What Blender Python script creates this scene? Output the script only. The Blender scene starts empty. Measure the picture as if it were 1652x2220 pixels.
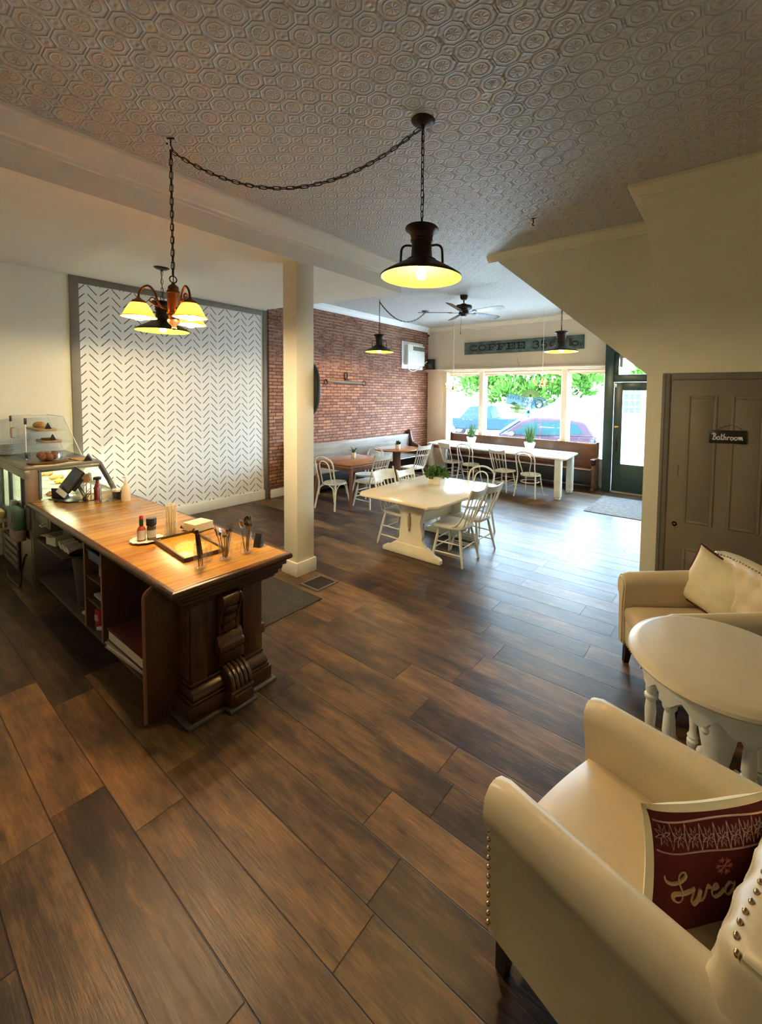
import bpy, bmesh, math, random
from mathutils import Vector, Matrix
random.seed(7)
PI = math.pi
S = bpy.context.scene
COL = S.collection
R = math.radians
def V(*a): return Vector(a)

# ------------------------------------------------------------------ materials
class N:
    """small helper around a material's node tree"""
    def __init__(s, name):
        s.m = bpy.data.materials.new(name); s.m.use_nodes = True
        s.t = s.m.node_tree; s.t.nodes.clear()
        s.out = s.t.nodes.new('ShaderNodeOutputMaterial')
    def new(s, kind, **kw):
        n = s.t.nodes.new('ShaderNode' + kind)
        for k, v in kw.items(): setattr(n, k, v)
        return n
    def link(s, a, b): s.t.links.new(a, b)
    def put(s, sock, v):
        if isinstance(v, bpy.types.NodeSocket): s.link(v, sock)
        elif v is not None:
            if hasattr(sock.default_value, '__len__') and not hasattr(v, '__len__'): v = (v, v, v)
            if hasattr(v, '__len__') and len(v) == 3 and len(sock.default_value) == 4: v = (*v, 1)
            sock.default_value = v
    def math(s, op, a, b=None, c=None):
        n = s.new('Math', operation=op)
        for i, v in enumerate((a, b, c)): s.put(n.inputs[i], v) if v is not None else None
        return n.outputs[0]
    def mix(s, f, a, b, mode='MIX'):
        n = s.new('Mix', data_type='RGBA', blend_type=mode)
        s.put(n.inputs[0], f); s.put(n.inputs[6], a); s.put(n.inputs[7], b)
        return n.outputs[2]
    def ramp(s, f, lo, hi, a=0.0, b=1.0):
        n = s.new('MapRange'); s.put(n.inputs[0], f)
        for i, v in zip((1, 2, 3, 4), (lo, hi, a, b)): n.inputs[i].default_value = v
        return n.outputs[0]
    def noise(s, vec, scale, detail=3, rough=.55):
        n = s.new('TexNoise'); s.put(n.inputs['Vector'], vec)
        n.inputs['Scale'].default_value = scale; n.inputs['Detail'].default_value = detail
        n.inputs['Roughness'].default_value = rough
        return n.outputs[0]
    def white(s, a, b=0.0):
        n = s.new('TexWhiteNoise', noise_dimensions='2D')
        c = s.new('CombineXYZ'); s.put(c.inputs[0], a); s.put(c.inputs[1], b)
        s.link(c.outputs[0], n.inputs['Vector'])
        return n.outputs[0]
    def obj(s): return s.new('TexCoord').outputs['Object']
    def xyz(s, v):
        n = s.new('SeparateXYZ'); s.link(v, n.inputs[0]); return n.outputs
    def vec(s, x, y, z):
        c = s.new('CombineXYZ')
        for i, v in enumerate((x, y, z)): s.put(c.inputs[i], v)
        return c.outputs[0]
    def scale(s, v, sc):
        n = s.new('VectorMath', operation='MULTIPLY'); s.link(v, n.inputs[0]); n.inputs[1].default_value = sc
        return n.outputs[0]
    def bsdf(s, col, rough=.5, metal=0, bump=None, bdist=.01, bstr=1.0, spec=.5, **kw):
        n = s.new('BsdfPrincipled')
        s.put(n.inputs['Base Color'], col); s.put(n.inputs['Roughness'], rough)
        n.inputs['Metallic'].default_value = metal; n.inputs['Specular IOR Level'].default_value = spec
        for k, v in kw.items(): s.put(n.inputs[k.replace('_', ' ')], v)
        if bump is not None:
            b = s.new('Bump'); b.inputs['Strength'].default_value = bstr; b.inputs['Distance'].default_value = bdist
            s.link(bump, b.inputs['Height']); s.link(b.outputs[0], n.inputs['Normal'])
        s.link(n.outputs[0], s.out.inputs[0])
        return s.m

def plain(name, col, rough=.5, metal=0, var=.06, scale=9, bump=0, **kw):
    """one colour with a little procedural mottling"""
    n = N(name); v = n.obj()
    f = n.noise(v, scale, 4)
    c = n.mix(n.ramp(f, .3, .7), tuple(x * (1 - var) for x in col), tuple(min(1, x * (1 + var)) for x in col))
    return n.bsdf(c, rough, metal, bump=n.noise(v, scale * 12, 3) if bump else None, bdist=bump or .01, **kw)

def wood(name, dark, light, axis='x', rough=.35, scale=1.0, spec=.5, board=0, seam=.004, baxis='x'):
    n = N(name); v = n.obj()
    x, y, z = n.xyz(v)
    st = {'x': (1.2, 14, 14), 'y': (14, 1.2, 14), 'z': (14, 14, 1.2)}[axis]
    vv = n.scale(v, tuple(a * scale for a in st))
    g = n.noise(vv, 1.0, 6, .65); blot = n.noise(v, 2.2 * scale, 3)
    f = n.math('ADD', n.math('MULTIPLY', g, .75), n.math('MULTIPLY', blot, .35))
    if board:
        u = n.math('DIVIDE', {'x': x, 'y': y, 'z': z}[baxis], board)
        f = n.math('ADD', f, n.math('MULTIPLY', n.math('SUBTRACT', n.white(n.math('FLOOR', u)), .5), .22))
    c = n.mix(n.ramp(f, .33, .72), dark, light)
    h = g
    if board:
        fr = n.math('FRACT', u)
        e = n.math('LESS_THAN', n.math('MINIMUM', fr, n.math('SUBTRACT', 1, fr)), seam / board)
        c = n.mix(n.math('MULTIPLY', e, .5), c, tuple(d * .35 for d in dark))
    return n.bsdf(c, rough, bump=h, bdist=.0015, spec=spec)

def glassy(name, tint=(1, 1, 1), refl=.08, rough=.0):
    n = N(name)
    a = n.new('BsdfTransparent'); n.put(a.inputs[0], tint)
    b = n.new('BsdfGlossy'); n.put(b.inputs[0], (1, 1, 1)); b.inputs['Roughness'].default_value = rough
    lw = n.new('LayerWeight'); lw.inputs[0].default_value = .35
    f = n.math('ADD', n.math('MULTIPLY', lw.outputs['Facing'], .24), refl)
    mx = n.new('MixShader'); n.link(f, mx.inputs[0]); n.link(a.outputs[0], mx.inputs[1]); n.link(b.outputs[0], mx.inputs[2])
    n.link(mx.outputs[0], n.out.inputs[0])
    return n.m

def glow(name, col, strength):
    n = N(name); e = n.new('Emission'); n.put(e.inputs[0], col); e.inputs[1].default_value = strength
    n.link(e.outputs[0], n.out.inputs[0]); return n.m

M = {}
M['cream'] = plain('cream wall paint', (.80, .75, .60), .7, var=.02, scale=3, bump=.0006)
M['white'] = plain('white ceiling paint', (.84, .81, .73), .75, var=.015, scale=3, bump=.0005)
M['stairpaint'] = plain('pale sage cream paint', (.84, .79, .60), .75, var=.02, scale=3, bump=.0006)
M['beige'] = plain('peach beige wall paint', (0.736, 0.589, 0.423), .7, var=.02, scale=3)
M['trimwhite'] = plain('white trim paint', (.82, .79, .70), .4, var=.03)
M['sill'] = plain('white window paint', (.85, .86, .86), .45, var=.03)
M['taupe'] = plain('taupe door paint', (0.222, 0.183, 0.129), .5, var=.05, scale=6)
M['taupetrim'] = plain('grey brown trim', (0.186, 0.164, 0.133), .5, var=.06, scale=10)
M['green'] = plain('dark green door paint', (0.019, 0.043, 0.034), .35, var=.15, scale=5)
M['black'] = plain('black plastic', (.012, .012, .014), .35)
M['blackmetal'] = plain('dark bronze metal', (.035, .022, .014), .38, .6, var=.2)
M['bronze'] = plain('brown bronze', (0.110, 0.047, 0.017), .35, .5, var=.2)
M['brass'] = plain('brass', (.75, .48, .14), .25, .9)
M['steel'] = plain('brushed steel', (.27, .255, .21), .38, .75, var=.08)
M['darksteel'] = plain('grey case frame', (.085, .08, .075), .4, .3, var=.1)
M['casewhite'] = plain('white case lining', (.80, .84, .70), .5)
M['whiteplastic'] = plain('white plastic', (.78, .77, .70), .45)
M['offwhite'] = plain('off white ceramic', (.80, .76, .64), .35)
M['chair'] = plain('worn white chair paint', (.74, .71, .62), .42, var=.07, scale=14, bump=.0006)
M['tablecream'] = plain('cream table lacquer', (.80, .69, .48), .12, var=.05, scale=4)
M['tablepaint'] = plain('cream table paint', (.80, .72, .54), .4, var=.05, scale=6, bump=.0006)
M['tablewhite'] = plain('white table lacquer', (.82, .80, .74), .07, var=.03, scale=5)
M['roundtop'] = plain('cream round table top', (0.578, 0.510, 0.383), .32, var=.05, scale=5)
M['whitewash'] = plain('distressed white wood', (.74, .73, .66), .5, var=.10, scale=7, bump=.001)
M['leather'] = plain('cream leather', (0.619, 0.525, 0.361), .38, var=.05, scale=5, bump=.0005)
M['leatherdark'] = plain('cream leather seat', (0.593, 0.482, 0.318), .36, var=.05, scale=5, bump=.0005)
M['espresso'] = plain('espresso leg wood', (.012, .009, .008), .35)
M['nail'] = plain('antique nail heads', (.50, .38, .22), .25, .9)
M['pillowcream'] = plain('cream cushion cloth', (0.738, 0.666, 0.450), .85, var=.05, scale=20, bump=.001)
M['red'] = plain('crimson cushion cloth', (0.108, 0.008, 0.011), .9, var=.15, scale=30, bump=.001)
M['pink'] = plain('pale pink thread', (.62, .42, .40), .8)
M['pinkred'] = plain('rose thread', (.55, .16, .14), .8)
M['goldthread'] = plain('beige thread', (.58, .46, .28), .8)
M['counter'] = wood('honey counter boards', (0.216, 0.084, 0.013), (0.512, 0.264, 0.046), 'y', .27, 1.6, board=.105, baxis='x')
M['darkoak'] = wood('dark carved oak', (0.025, 0.010, 0.004), (0.098, 0.041, 0.015), 'z', .32, 2.2)
M['darkoaky'] = wood('dark oak moulding', (0.024, 0.010, 0.005), (0.085, 0.036, 0.014), 'y', .3, 2.2)
M['panelwood'] = wood('red brown panel', (0.064, 0.026, 0.009), (0.128, 0.053, 0.019), 'z', .42, 1.4)
M['paneledge'] = plain('pinkish panel edge', (.36, .17, .11), .5)
M['shelfwood'] = wood('dark shelf boards', (.035, .020, .010), (.10, .060, .028), 'x', .5, 1.5)
M['pew'] = wood('brown pew wood', (.070, .026, .012), (.19, .075, .028), 'x', .28, 1.3)
M['pewdark'] = wood('dark pew end', (.026, .010, .006), (.075, .028, .014), 'z', .25, 1.5)
M['greybench'] = wood('bench wood with painted window sheen', (0.145, 0.119, 0.102), (0.340, 0.289, 0.246), 'y', .30, .9)  # grey of the window's reflection is put into the bench wood colour
M['tablebrown'] = wood('orange brown table wood', (0.170, 0.060, 0.017), (0.357, 0.140, 0.043), 'y', .25, 1.5)
M['tableleg'] = wood('red brown table leg', (.085, .028, .012), (.19, .066, .026), 'z', .35, 1.5)
M['boardwood'] = wood('pale serving board', (.34, .17, .06), (.58, .34, .14), 'x', .45, 2)
M['glass'] = glassy('clear glass', (.98, .99, .99), .015)
M['pane'] = glassy('window pane', (.98, 1, 1), .02)
M['jar'] = glassy('jar glass', (.95, .95, .93), .05)
M['bulb'] = glow('lit bulb', (1, .79, .48), 125)
M['bulbsmall'] = glow('lit candle bulb', (1, .70, .35), 40)
M['casetube'] = glow('case light tube', (.93, 1, .60), 8)
M['led'] = glow('small blue led', (.5, .5, 1), 12)
M['enamel'] = plain('enamel with painted bulb glow', (.88, .60, .03), .4)  # white enamel lining; the bulb's yellow light is put into its colour
M['shadeglass'] = None
n = N('amber ribbed shade glass'); g = n.new('BsdfTranslucent'); n.put(g.inputs[0], (1, .34, .02))
d = n.new('BsdfPrincipled'); n.put(d.inputs['Base Color'], (.66, .30, .03)); d.inputs['Roughness'].default_value = .25
mx = n.new('MixShader'); mx.inputs[0].default_value = .93
n.link(g.outputs[0], mx.inputs[1]); n.link(d.outputs[0], mx.inputs[2]); n.link(mx.outputs[0], n.out.inputs[0])
M['shadeglass'] = n.m
M['leaf'] = plain('green leaves', (.10, .22, .055), .45, var=.45, scale=30)
M['leafdark'] = plain('dark green leaves', (.02, .085, .035), .4, var=.35, scale=30)
M['treeleaf'] = plain('tree leaves', (.036, .10, .012), .8, spec=.05, var=.5, scale=3)
M['bark'] = plain('tree bark', (.14, .10, .07), .9)
M['mat'] = None
n = N('dark ribbed mat'); v = n.obj(); x, y, z = n.xyz(v)
w = n.math('SINE', n.math('MULTIPLY', n.math('ADD', x, n.math('MULTIPLY', y, .35)), 420)); f = n.noise(v, 60, 4)
M['mat'] = n.bsdf(n.mix(n.math('ADD', n.math('MULTIPLY', w, .25), n.ramp(f, .3, .7, .1, .6)), (.022, .017, .013), (.085, .066, .050)), .95, bump=w, bdist=.003)
n = N('grey entrance mat'); v = n.obj(); f = n.noise(v, 14, 5, .7)
M['mat2'] = n.bsdf(n.mix(n.ramp(f, .35, .65), (.10, .10, .10), (.20, .20, .20)), .9, bump=n.noise(v, 150, 2), bdist=.004)

# floor planks run along x
n = N('wood plank floor'); v = n.obj(); x, y, z = n.xyz(v)
PW, PL = .2167, 1.32
row = n.math('FLOOR', n.math('DIVIDE', n.math('SUBTRACT', y, 1.802), PW))
fy = n.math('FRACT', n.math('DIVIDE', n.math('SUBTRACT', y, 1.802), PW))
off = n.math('MULTIPLY', n.white(row, 3.3), PL)
ux = n.math('DIVIDE', n.math('ADD', x, off), PL)
colm = n.math('FLOOR', ux); fx = n.math('FRACT', ux)
rnd = n.white(row, colm); rnd2 = n.white(n.math('ADD', row, 71), colm)
px = n.math('ADD', x, n.math('MULTIPLY', rnd, 37))
g1 = n.noise(n.vec(n.math('MULTIPLY', px, 1.6), n.math('MULTIPLY', y, 34), rnd), 1, 6, .7)
g2 = n.noise(n.vec(n.math('MULTIPLY', px, 2.0), n.math('MULTIPLY', y, 7.5), rnd), 1, 5, .65)
g3 = n.noise(n.vec(n.math('MULTIPLY', px, 9), n.math('MULTIPLY', y, 120), 0), 1, 3, .6)
f = n.math('ADD', n.math('MULTIPLY', g1, .34), n.math('MULTIPLY', g2, .78))
f = n.math('ADD', f, n.math('MULTIPLY', n.math('SUBTRACT', rnd2, .5), .22))
f = n.math('ADD', f, n.math('MULTIPLY', n.math('SUBTRACT', g3, .5), .25))
f = n.math('MULTIPLY_ADD', f, 1.45, -.265)
cr = n.new('ValToRGB'); n.link(f, cr.inputs[0])
els = cr.color_ramp.elements
els[0].position = .28; els[0].color = (0.0150, 0.0082, 0.0054, 1)
els[1].position = .90; els[1].color = (0.2040, 0.1122, 0.0449, 1)
e = els.new(.47); e.color = (0.0422, 0.0231, 0.0129, 1)
e = els.new(.64); e.color = (0.0918, 0.0517, 0.0245, 1)
ey = n.math('MULTIPLY', n.math('MINIMUM', fy, n.math('SUBTRACT', 1, fy)), PW)
ex = n.math('MULTIPLY', n.math('MINIMUM', fx, n.math('SUBTRACT', 1, fx)), PL)
seam = n.ramp(n.math('MINIMUM', ey, ex), .0008, .0032, 1, 0)
c = n.mix(n.math('MULTIPLY', seam, .85), cr.outputs[0], (.010, .006, .005))
h = n.math('SUBTRACT', n.math('MULTIPLY', g3, .35), seam)
M['floor'] = n.bsdf(c, n.ramp(g1, .3, .7, .34, .48), bump=h, bdist=.0022, spec=.30)

# embossed ceiling
n = N('embossed ceiling paper'); v = n.obj(); x, y, z = n.xyz(v)
cx = n.math('ABSOLUTE', n.math('SUBTRACT', n.math('FRACT', n.math('DIVIDE', n.math('ADD', x, 1.537), .166)), .5))
cy = n.math('ABSOLUTE', n.math('SUBTRACT', n.math('FRACT', n.math('DIVIDE', n.math('ADD', y, .052), .148)), .5))
dd = n.math('MAXIMUM', n.math('MAXIMUM', cx, cy), n.math('MULTIPLY', n.math('ADD', cx, cy), .68))
rad = n.math('SQRT', n.math('ADD', n.math('MULTIPLY', cx, cx), n.math('MULTIPLY', cy, cy)))
def ring(t, c0, w): return n.ramp(n.math('ABSOLUTE', n.math('SUBTRACT', t, c0)), 0, w, 1, 0)
hh = n.math('ADD', ring(dd, .455, .05), n.math('MULTIPLY', ring(rad, .30, .05), .7))
ang = n.math('ARCTAN2', cy, cx)
pet = n.math('MULTIPLY', n.math('ABSOLUTE', n.math('SINE', n.math('MULTIPLY', ang, 4))), n.ramp(rad, .05, .26, .8, 0))
hh = n.math('ADD', hh, pet)
hh = n.math('ADD', hh, n.math('MULTIPLY', n.math('MULTIPLY', n.math('LESS_THAN', .42, cx), n.math('SINE', n.math('MULTIPLY', y, 210))), .3))
hh = n.math('ADD', hh, n.math('MULTIPLY', n.noise(v, 90, 3), .5))
M['ceil'] = n.bsdf(n.mix(n.noise(v, 2, 2), (.58, .575, .56), (.66, .655, .64)), .34, bump=hh, bdist=.0085, bstr=1, spec=.7)

# dashed chevron wallpaper on the plane (y, z)
n = N('chevron wallpaper'); v = n.obj(); x, y, z = n.xyz(v)
PER, VP = .279, .1175
u = n.math('DIVIDE', n.math('SUBTRACT', y, 4.496 - 40 * PER), PER)
a = n.math('ABSOLUTE', n.math('SUBTRACT', n.math('FRACT', n.math('ADD', u, .5)), .5))     # 0 at a peak, .5 in a valley
t = n.math('DIVIDE', n.math('ADD', n.math('SUBTRACT', z, 2.454), n.math('MULTIPLY', a, PER * 1.12)), VP)
ft = n.math('ABSOLUTE', n.math('SUBTRACT', n.math('FRACT', n.math('ADD', t, .5)), .5))
thick = n.ramp(n.noise(v, 40, 2), .3, .7, .055, .095)
ln = n.math('LESS_THAN', ft, thick)
gap = n.math('MULTIPLY', n.math('LESS_THAN', .062, a), n.math('LESS_THAN', a, .432))
ins = n.math('MULTIPLY', ln, gap)
c = n.mix(ins, (.83, .80, .75), n.mix(n.noise(v, 25, 2), (.060, .052, .042), (.13, .115, .095)))
M['chevron'] = n.bsdf(c, .6)

# brick on the plane (y, z)
n = N('old brick'); v = n.obj(); x, y, z = n.xyz(v)
BH, BL = .0665, .205
wob = n.noise(v, 3.5, 2)
zz = n.math('ADD', n.math('DIVIDE', z, BH), n.math('MULTIPLY', n.math('SUBTRACT', wob, .5), .35))
r0 = n.math('FLOOR', zz); fz = n.math('FRACT', zz)
yy = n.math('ADD', n.math('DIVIDE', y, BL), n.math('MULTIPLY', n.math('MODULO', r0, 2), .5))
yy = n.math('ADD', yy, n.math('MULTIPLY', n.math('SUBTRACT', n.white(r0, 9), .5), .25))
c0 = n.math('FLOOR', yy); fy = n.math('FRACT', yy)
ez = n.math('MULTIPLY', n.math('MINIMUM', fz, n.math('SUBTRACT', 1, fz)), BH)
ey = n.math('MULTIPLY', n.math('MINIMUM', fy, n.math('SUBTRACT', 1, fy)), BL)
ed = n.math('ADD', n.math('MINIMUM', ez, ey), n.math('MULTIPLY', n.math('SUBTRACT', n.noise(v, 35, 3), .5), .004))
br = n.ramp(ed, .0045, .0085, 0, 1)
rr = n.white(r0, c0)
cr = n.new('ValToRGB'); n.link(rr, cr.inputs[0]); els = cr.color_ramp.elements
els[0].position = 0; els[0].color = (0.1148, 0.0369, 0.0230, 1); els[1].position = 1; els[1].color = (0.4920, 0.2296, 0.1271, 1)
e = els.new(.35); e.color = (0.2460, 0.0820, 0.0451, 1); e = els.new(.75); e.color = (0.3854, 0.1558, 0.0820, 1)
bc = n.mix(n.ramp(n.noise(v, 22, 5, .7), .3, .75), cr.outputs[0], (.36, .16, .10))
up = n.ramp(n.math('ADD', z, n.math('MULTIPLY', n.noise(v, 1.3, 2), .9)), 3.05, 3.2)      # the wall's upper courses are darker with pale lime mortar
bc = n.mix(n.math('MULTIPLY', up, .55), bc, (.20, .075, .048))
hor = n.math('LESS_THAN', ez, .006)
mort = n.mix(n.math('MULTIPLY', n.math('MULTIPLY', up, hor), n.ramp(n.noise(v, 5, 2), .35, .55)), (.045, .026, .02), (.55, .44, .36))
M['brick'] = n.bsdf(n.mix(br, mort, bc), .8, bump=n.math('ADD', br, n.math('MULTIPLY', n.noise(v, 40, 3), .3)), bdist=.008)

# ------------------------------------------------------------------ geometry
class B:
    def __init__(s): s.bm = bmesh.new()
    def _v(s, vs, tr):
        return [s.bm.verts.new(tr @ Vector(v) if tr is not None else v) for v in vs]
    def faces(s, vs, fs, tr=None):
        w = s._v(vs, tr)
        for f in fs:
            try: s.bm.faces.new([w[i] for i in f])
            except ValueError: pass
        return s
    def box(s, x0, x1, y0, y1, z0, z1, bev=0, tr=None, seg=2):
        b = bmesh.new()
        vs = [(x, y, z) for x in (x0, x1) for y in (y0, y1) for z in (z0, z1)]
        w = [b.verts.new(v) for v in vs]
        for f in ((0, 1, 3, 2), (4, 6, 7, 5), (0, 4, 5, 1), (2, 3, 7, 6), (0, 2, 6, 4), (1, 5, 7, 3)):
            b.faces.new([w[i] for i in f])
        if bev: bmesh.ops.bevel(b, geom=b.edges[:], offset=bev, segments=seg, affect='EDGES', profile=.5)
        return s._merge(b, tr)
    def _merge(s, b, tr=None):
        b.verts.index_update()
        w = [s.bm.verts.new(tr @ v.co if tr is not None else v.co) for v in b.verts]
        for f in b.faces:
            try: s.bm.faces.new([w[v.index] for v in f.verts])
            except ValueError: pass
        b.free(); return s
    def prism(s, poly, plane, a, b, bev=0, tr=None, seg=2):
        """poly in the given plane ('xy','xz','yz'), pushed from a to b along the third axis"""
        t = bmesh.new()
        def P(p, h):
            return {'xy': (p[0], p[1], h), 'xz': (p[0], h, p[1]), 'yz': (h, p[0], p[1])}[plane]
        lo = [t.verts.new(P(p, a)) for p in poly]; hi = [t.verts.new(P(p, b)) for p in poly]
        m = len(poly)
        t.faces.new(lo); t.faces.new(hi[::-1])
        for i in range(m): t.faces.new((lo[i], hi[i], hi[(i + 1) % m], lo[(i + 1) % m]))
        bmesh.ops.recalc_face_normals(t, faces=t.faces[:])
        if bev:
            fs = [e for e in t.edges]
            bmesh.ops.bevel(t, geom=fs, offset=bev, segments=seg, affect='EDGES', profile=.5, clamp_overlap=True)
        return s._merge(t, tr)
    def lathe(s, prof, c=(0, 0, 0), seg=24, tr=None, ang=2 * PI, sx=1, sy=1):
        vs, fs = [], []; m = len(prof); full = abs(ang - 2 * PI) < 1e-6
        k = seg if full else seg + 1
        for i in range(k):
            a = ang * i / seg
            for r, z in prof: vs.append((c[0] + sx * r * math.cos(a), c[1] + sy * r * math.sin(a), c[2] + z))
        for i in range(seg):
            j = (i + 1) % k
            for q in range(m - 1): fs.append((i * m + q, j * m + q, j * m + q + 1, i * m + q + 1))
        s.faces(vs, fs, tr)
        return s
    def tube(s, pts, r, seg=8, closed=False, caps=True, tr=None, flat=1.0, up=None):
        pts = [Vector(p) for p in pts]; m = len(pts)
        rs = r if hasattr(r, '__len__') else [r] * m
        tans = []
        for i in range(m):
            a = pts[(i - 1) % m] if (closed or i > 0) else pts[i]
            b = pts[(i + 1) % m] if (closed or i < m - 1) else pts[i]
            d = b - a; tans.append(d.normalized() if d.length > 1e-9 else Vector((0, 0, 1)))
        nrm = Vector(up) if up else (Vector((0, 0, 1)) if abs(tans[0].z) < .9 else Vector((1, 0, 0)))
        vs, fs = [], []
        for i in range(m):
            t = tans[i]
            nrm = (Vector(up) if up else nrm); nrm = (nrm - t * nrm.dot(t))
            nrm = nrm.normalized() if nrm.length > 1e-6 else t.orthogonal().normalized()
            bi = t.cross(nrm)
            for k in range(seg):
                a = 2 * PI * k / seg
                vs.append(pts[i] + (bi * math.cos(a) + nrm * math.sin(a) * flat) * rs[i])
        for i in range(m if closed else m - 1):
            j = (i + 1) % m
            for k in range(seg):
                q = (k + 1) % seg
                fs.append((i * seg + k, i * seg + q, j * seg + q, j * seg + k))
        if caps and not closed:
            fs.append(tuple(range(seg))[::-1]); fs.append(tuple((m - 1) * seg + k for k in range(seg)))
        return s.faces(vs, fs, tr)
    def ball(s, c, r, sc=(1, 1, 1), sub=2, tr=None):
        t = bmesh.new(); bmesh.ops.create_icosphere(t, subdivisions=sub, radius=r)
        for v in t.verts: v.co = Vector((v.co.x * sc[0] + c[0], v.co.y * sc[1] + c[1], v.co.z * sc[2] + c[2]))
        return s._merge(t, tr)
    def obj(s, name, m, parent=None, ang=35, flip=True):
        if flip: bmesh.ops.recalc_face_normals(s.bm, faces=s.bm.faces[:])
        me = bpy.data.meshes.new(name); s.bm.to_mesh(me); s.bm.free()
        me.materials.append(M[m] if isinstance(m, str) else m)
        me.polygons.foreach_set('use_smooth', [True] * len(me.polygons))
        me.set_sharp_from_angle(angle=R(ang))
        o = bpy.data.objects.new(name, me); COL.objects.link(o)
        if parent is not None: o.parent = parent
        return o

def tag(o, label, cat, group=None, kind=None):
    o['label'] = label; o['category'] = cat
    if group: o['group'] = group
    if kind: o['kind'] = kind
    return o
def thing(name, label, cat, loc=(0, 0, 0), rz=0, group=None, sc=1):
    o = bpy.data.objects.new(name, None); COL.objects.link(o); o.empty_display_size = .1
    o.location = loc; o.rotation_euler = (0, 0, rz); o.scale = (sc, sc, sc)
    return tag(o, label, cat, group)
def struct(o, label, cat): return tag(o, label, cat, kind='structure')
def dup(root, loc, rz, label, group=None, sc=None):
    r = root.copy(); COL.objects.link(r); r.location = loc; r.rotation_euler = (0, 0, rz); r['label'] = label
    if group: r['group'] = group
    if sc: r.scale = (sc, sc, sc)
    def rec(a, b):
        for ch in list(a.children):
            c = ch.copy(); COL.objects.link(c); c.parent = b; rec(ch, c)
    rec(root, r)
    return r
def lerp(a, b, t): return a + (b - a) * t
def spline(pts, per=8, closed=False):
    """Catmull-Rom through the points"""
    P = [Vector(p) for p in pts]; out = []; m = len(P)
    for i in range(m if closed else m - 1):
        p0 = P[(i - 1) % m] if (closed or i > 0) else P[i]; p1 = P[i]; p2 = P[(i + 1) % m]
        p3 = P[(i + 2) % m] if (closed or i < m - 2) else p2
        for k in range(per):
            t = k / per
            out.append(.5 * ((2 * p1) + (p2 - p0) * t + (2 * p0 - 5 * p1 + 4 * p2 - p3) * t * t + (3 * p1 - p0 - 3 * p2 + p3) * t ** 3))
    if not closed: out.append(P[-1])
    return out
def frame(o, xa, ya):
    """4x4 whose local x,y are the given directions"""
    x = Vector(xa).normalized(); y = Vector(ya); y = (y - x * y.dot(x)).normalized(); z = x.cross(y)
    return Matrix(((x.x, y.x, z.x, o[0]), (x.y, y.y, z.y, o[1]), (x.z, y.z, z.z, o[2]), (0, 0, 0, 1)))
def rrect(x0, x1, y0, y1, r, k=5):
    out = []
    for cx, cy, a0 in ((x1 - r, y1 - r, 0), (x0 + r, y1 - r, 90), (x0 + r, y0 + r, 180), (x1 - r, y0 + r, 270)):
        for i in range(k + 1):
            a = R(a0 + 90 * i / k); out.append((cx + r * math.cos(a), cy + r * math.sin(a)))
    return out
def text_mesh(b, body, tr, size=1, sx=1, depth=.004, mirror=False):
    cu = bpy.data.curves.new('lettering', 'FONT'); cu.body = body; cu.size = size; cu.align_x = 'CENTER'; cu.align_y = 'CENTER'
    cu.extrude = depth / 2; cu.resolution_u = 3
    o = bpy.data.objects.new('lettering', cu); COL.objects.link(o)
    me = bpy.data.meshes.new_from_object(o.evaluated_get(bpy.context.evaluated_depsgraph_get()))
    t = bmesh.new(); t.from_mesh(me)
    for v in t.verts: v.co.x *= sx
    b._merge(t, tr)
    bpy.data.objects.remove(o); bpy.data.curves.remove(cu); bpy.data.meshes.remove(me)
    return b
WORLD, SUN, EXPO = 7.0, 2, 3.05
# ------------------------------------------------------------------ room shell
XL, XB, YW = -7.30, -7.25, 9.9            # panelled wall, brick wall, window wall
def ceilz(x, y):
    s = min(1, max(0, (6.3 - y) / 1.8)); s = s * s * (3 - 2 * s)
    return 3.96 - .13 * math.exp(-((x + 3.85) / 1.1) ** 2) * s

b = B(); b.box(-7.6, 2.6, -2.6, 10.2, -.12, 0)
struct(b.obj('floor', 'floor'), 'dark brown wood plank floor with long boards and thin seams', 'floor')
b = B(); nx, ny = 60, 40
xs = [lerp(-7.6, 2.6, i / nx) for i in range(nx + 1)]; ys = [lerp(-2.6, 10.2, j / ny) for j in range(ny + 1)]
vs = [(x, y, ceilz(x, y)) for y in ys for x in xs] + [(x, y, 4.2) for y in ys for x in xs]
m = (nx + 1) * (ny + 1)
fs = []
for j in range(ny):
    for i in range(nx):
        a = j * (nx + 1) + i; q = (a, a + 1, a + nx + 2, a + nx + 1)
        fs.append(q[::-1]); fs.append(tuple(m + k for k in q))
for i in range(nx):
    fs.append((i, i + 1, m + i + 1, m + i)); a = ny * (nx + 1) + i; fs.append((a + 1, a, m + a, m + a + 1))
for j in range(ny):
    a = j * (nx + 1); fs.append((a + nx + 1, a, m + a, m + a + nx + 1)); a += nx; fs.append((a, a + nx + 1, m + a + nx + 1, m + a))
b.faces(vs, fs)
struct(b.obj('ceiling', 'ceil', flip=False), 'high white ceiling embossed with rows of octagonal medallions', 'ceiling')
b = B(); b.prism([(-3.87, 3.47), (-7.45, 3.60), (-7.45, 4.0), (-3.87, 4.0)], 'xz', -2.6, 4.633)
struct(b.obj('ceiling', 'white'), 'smooth lowered ceiling over the service counter and chevron wall', 'ceiling')

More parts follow.
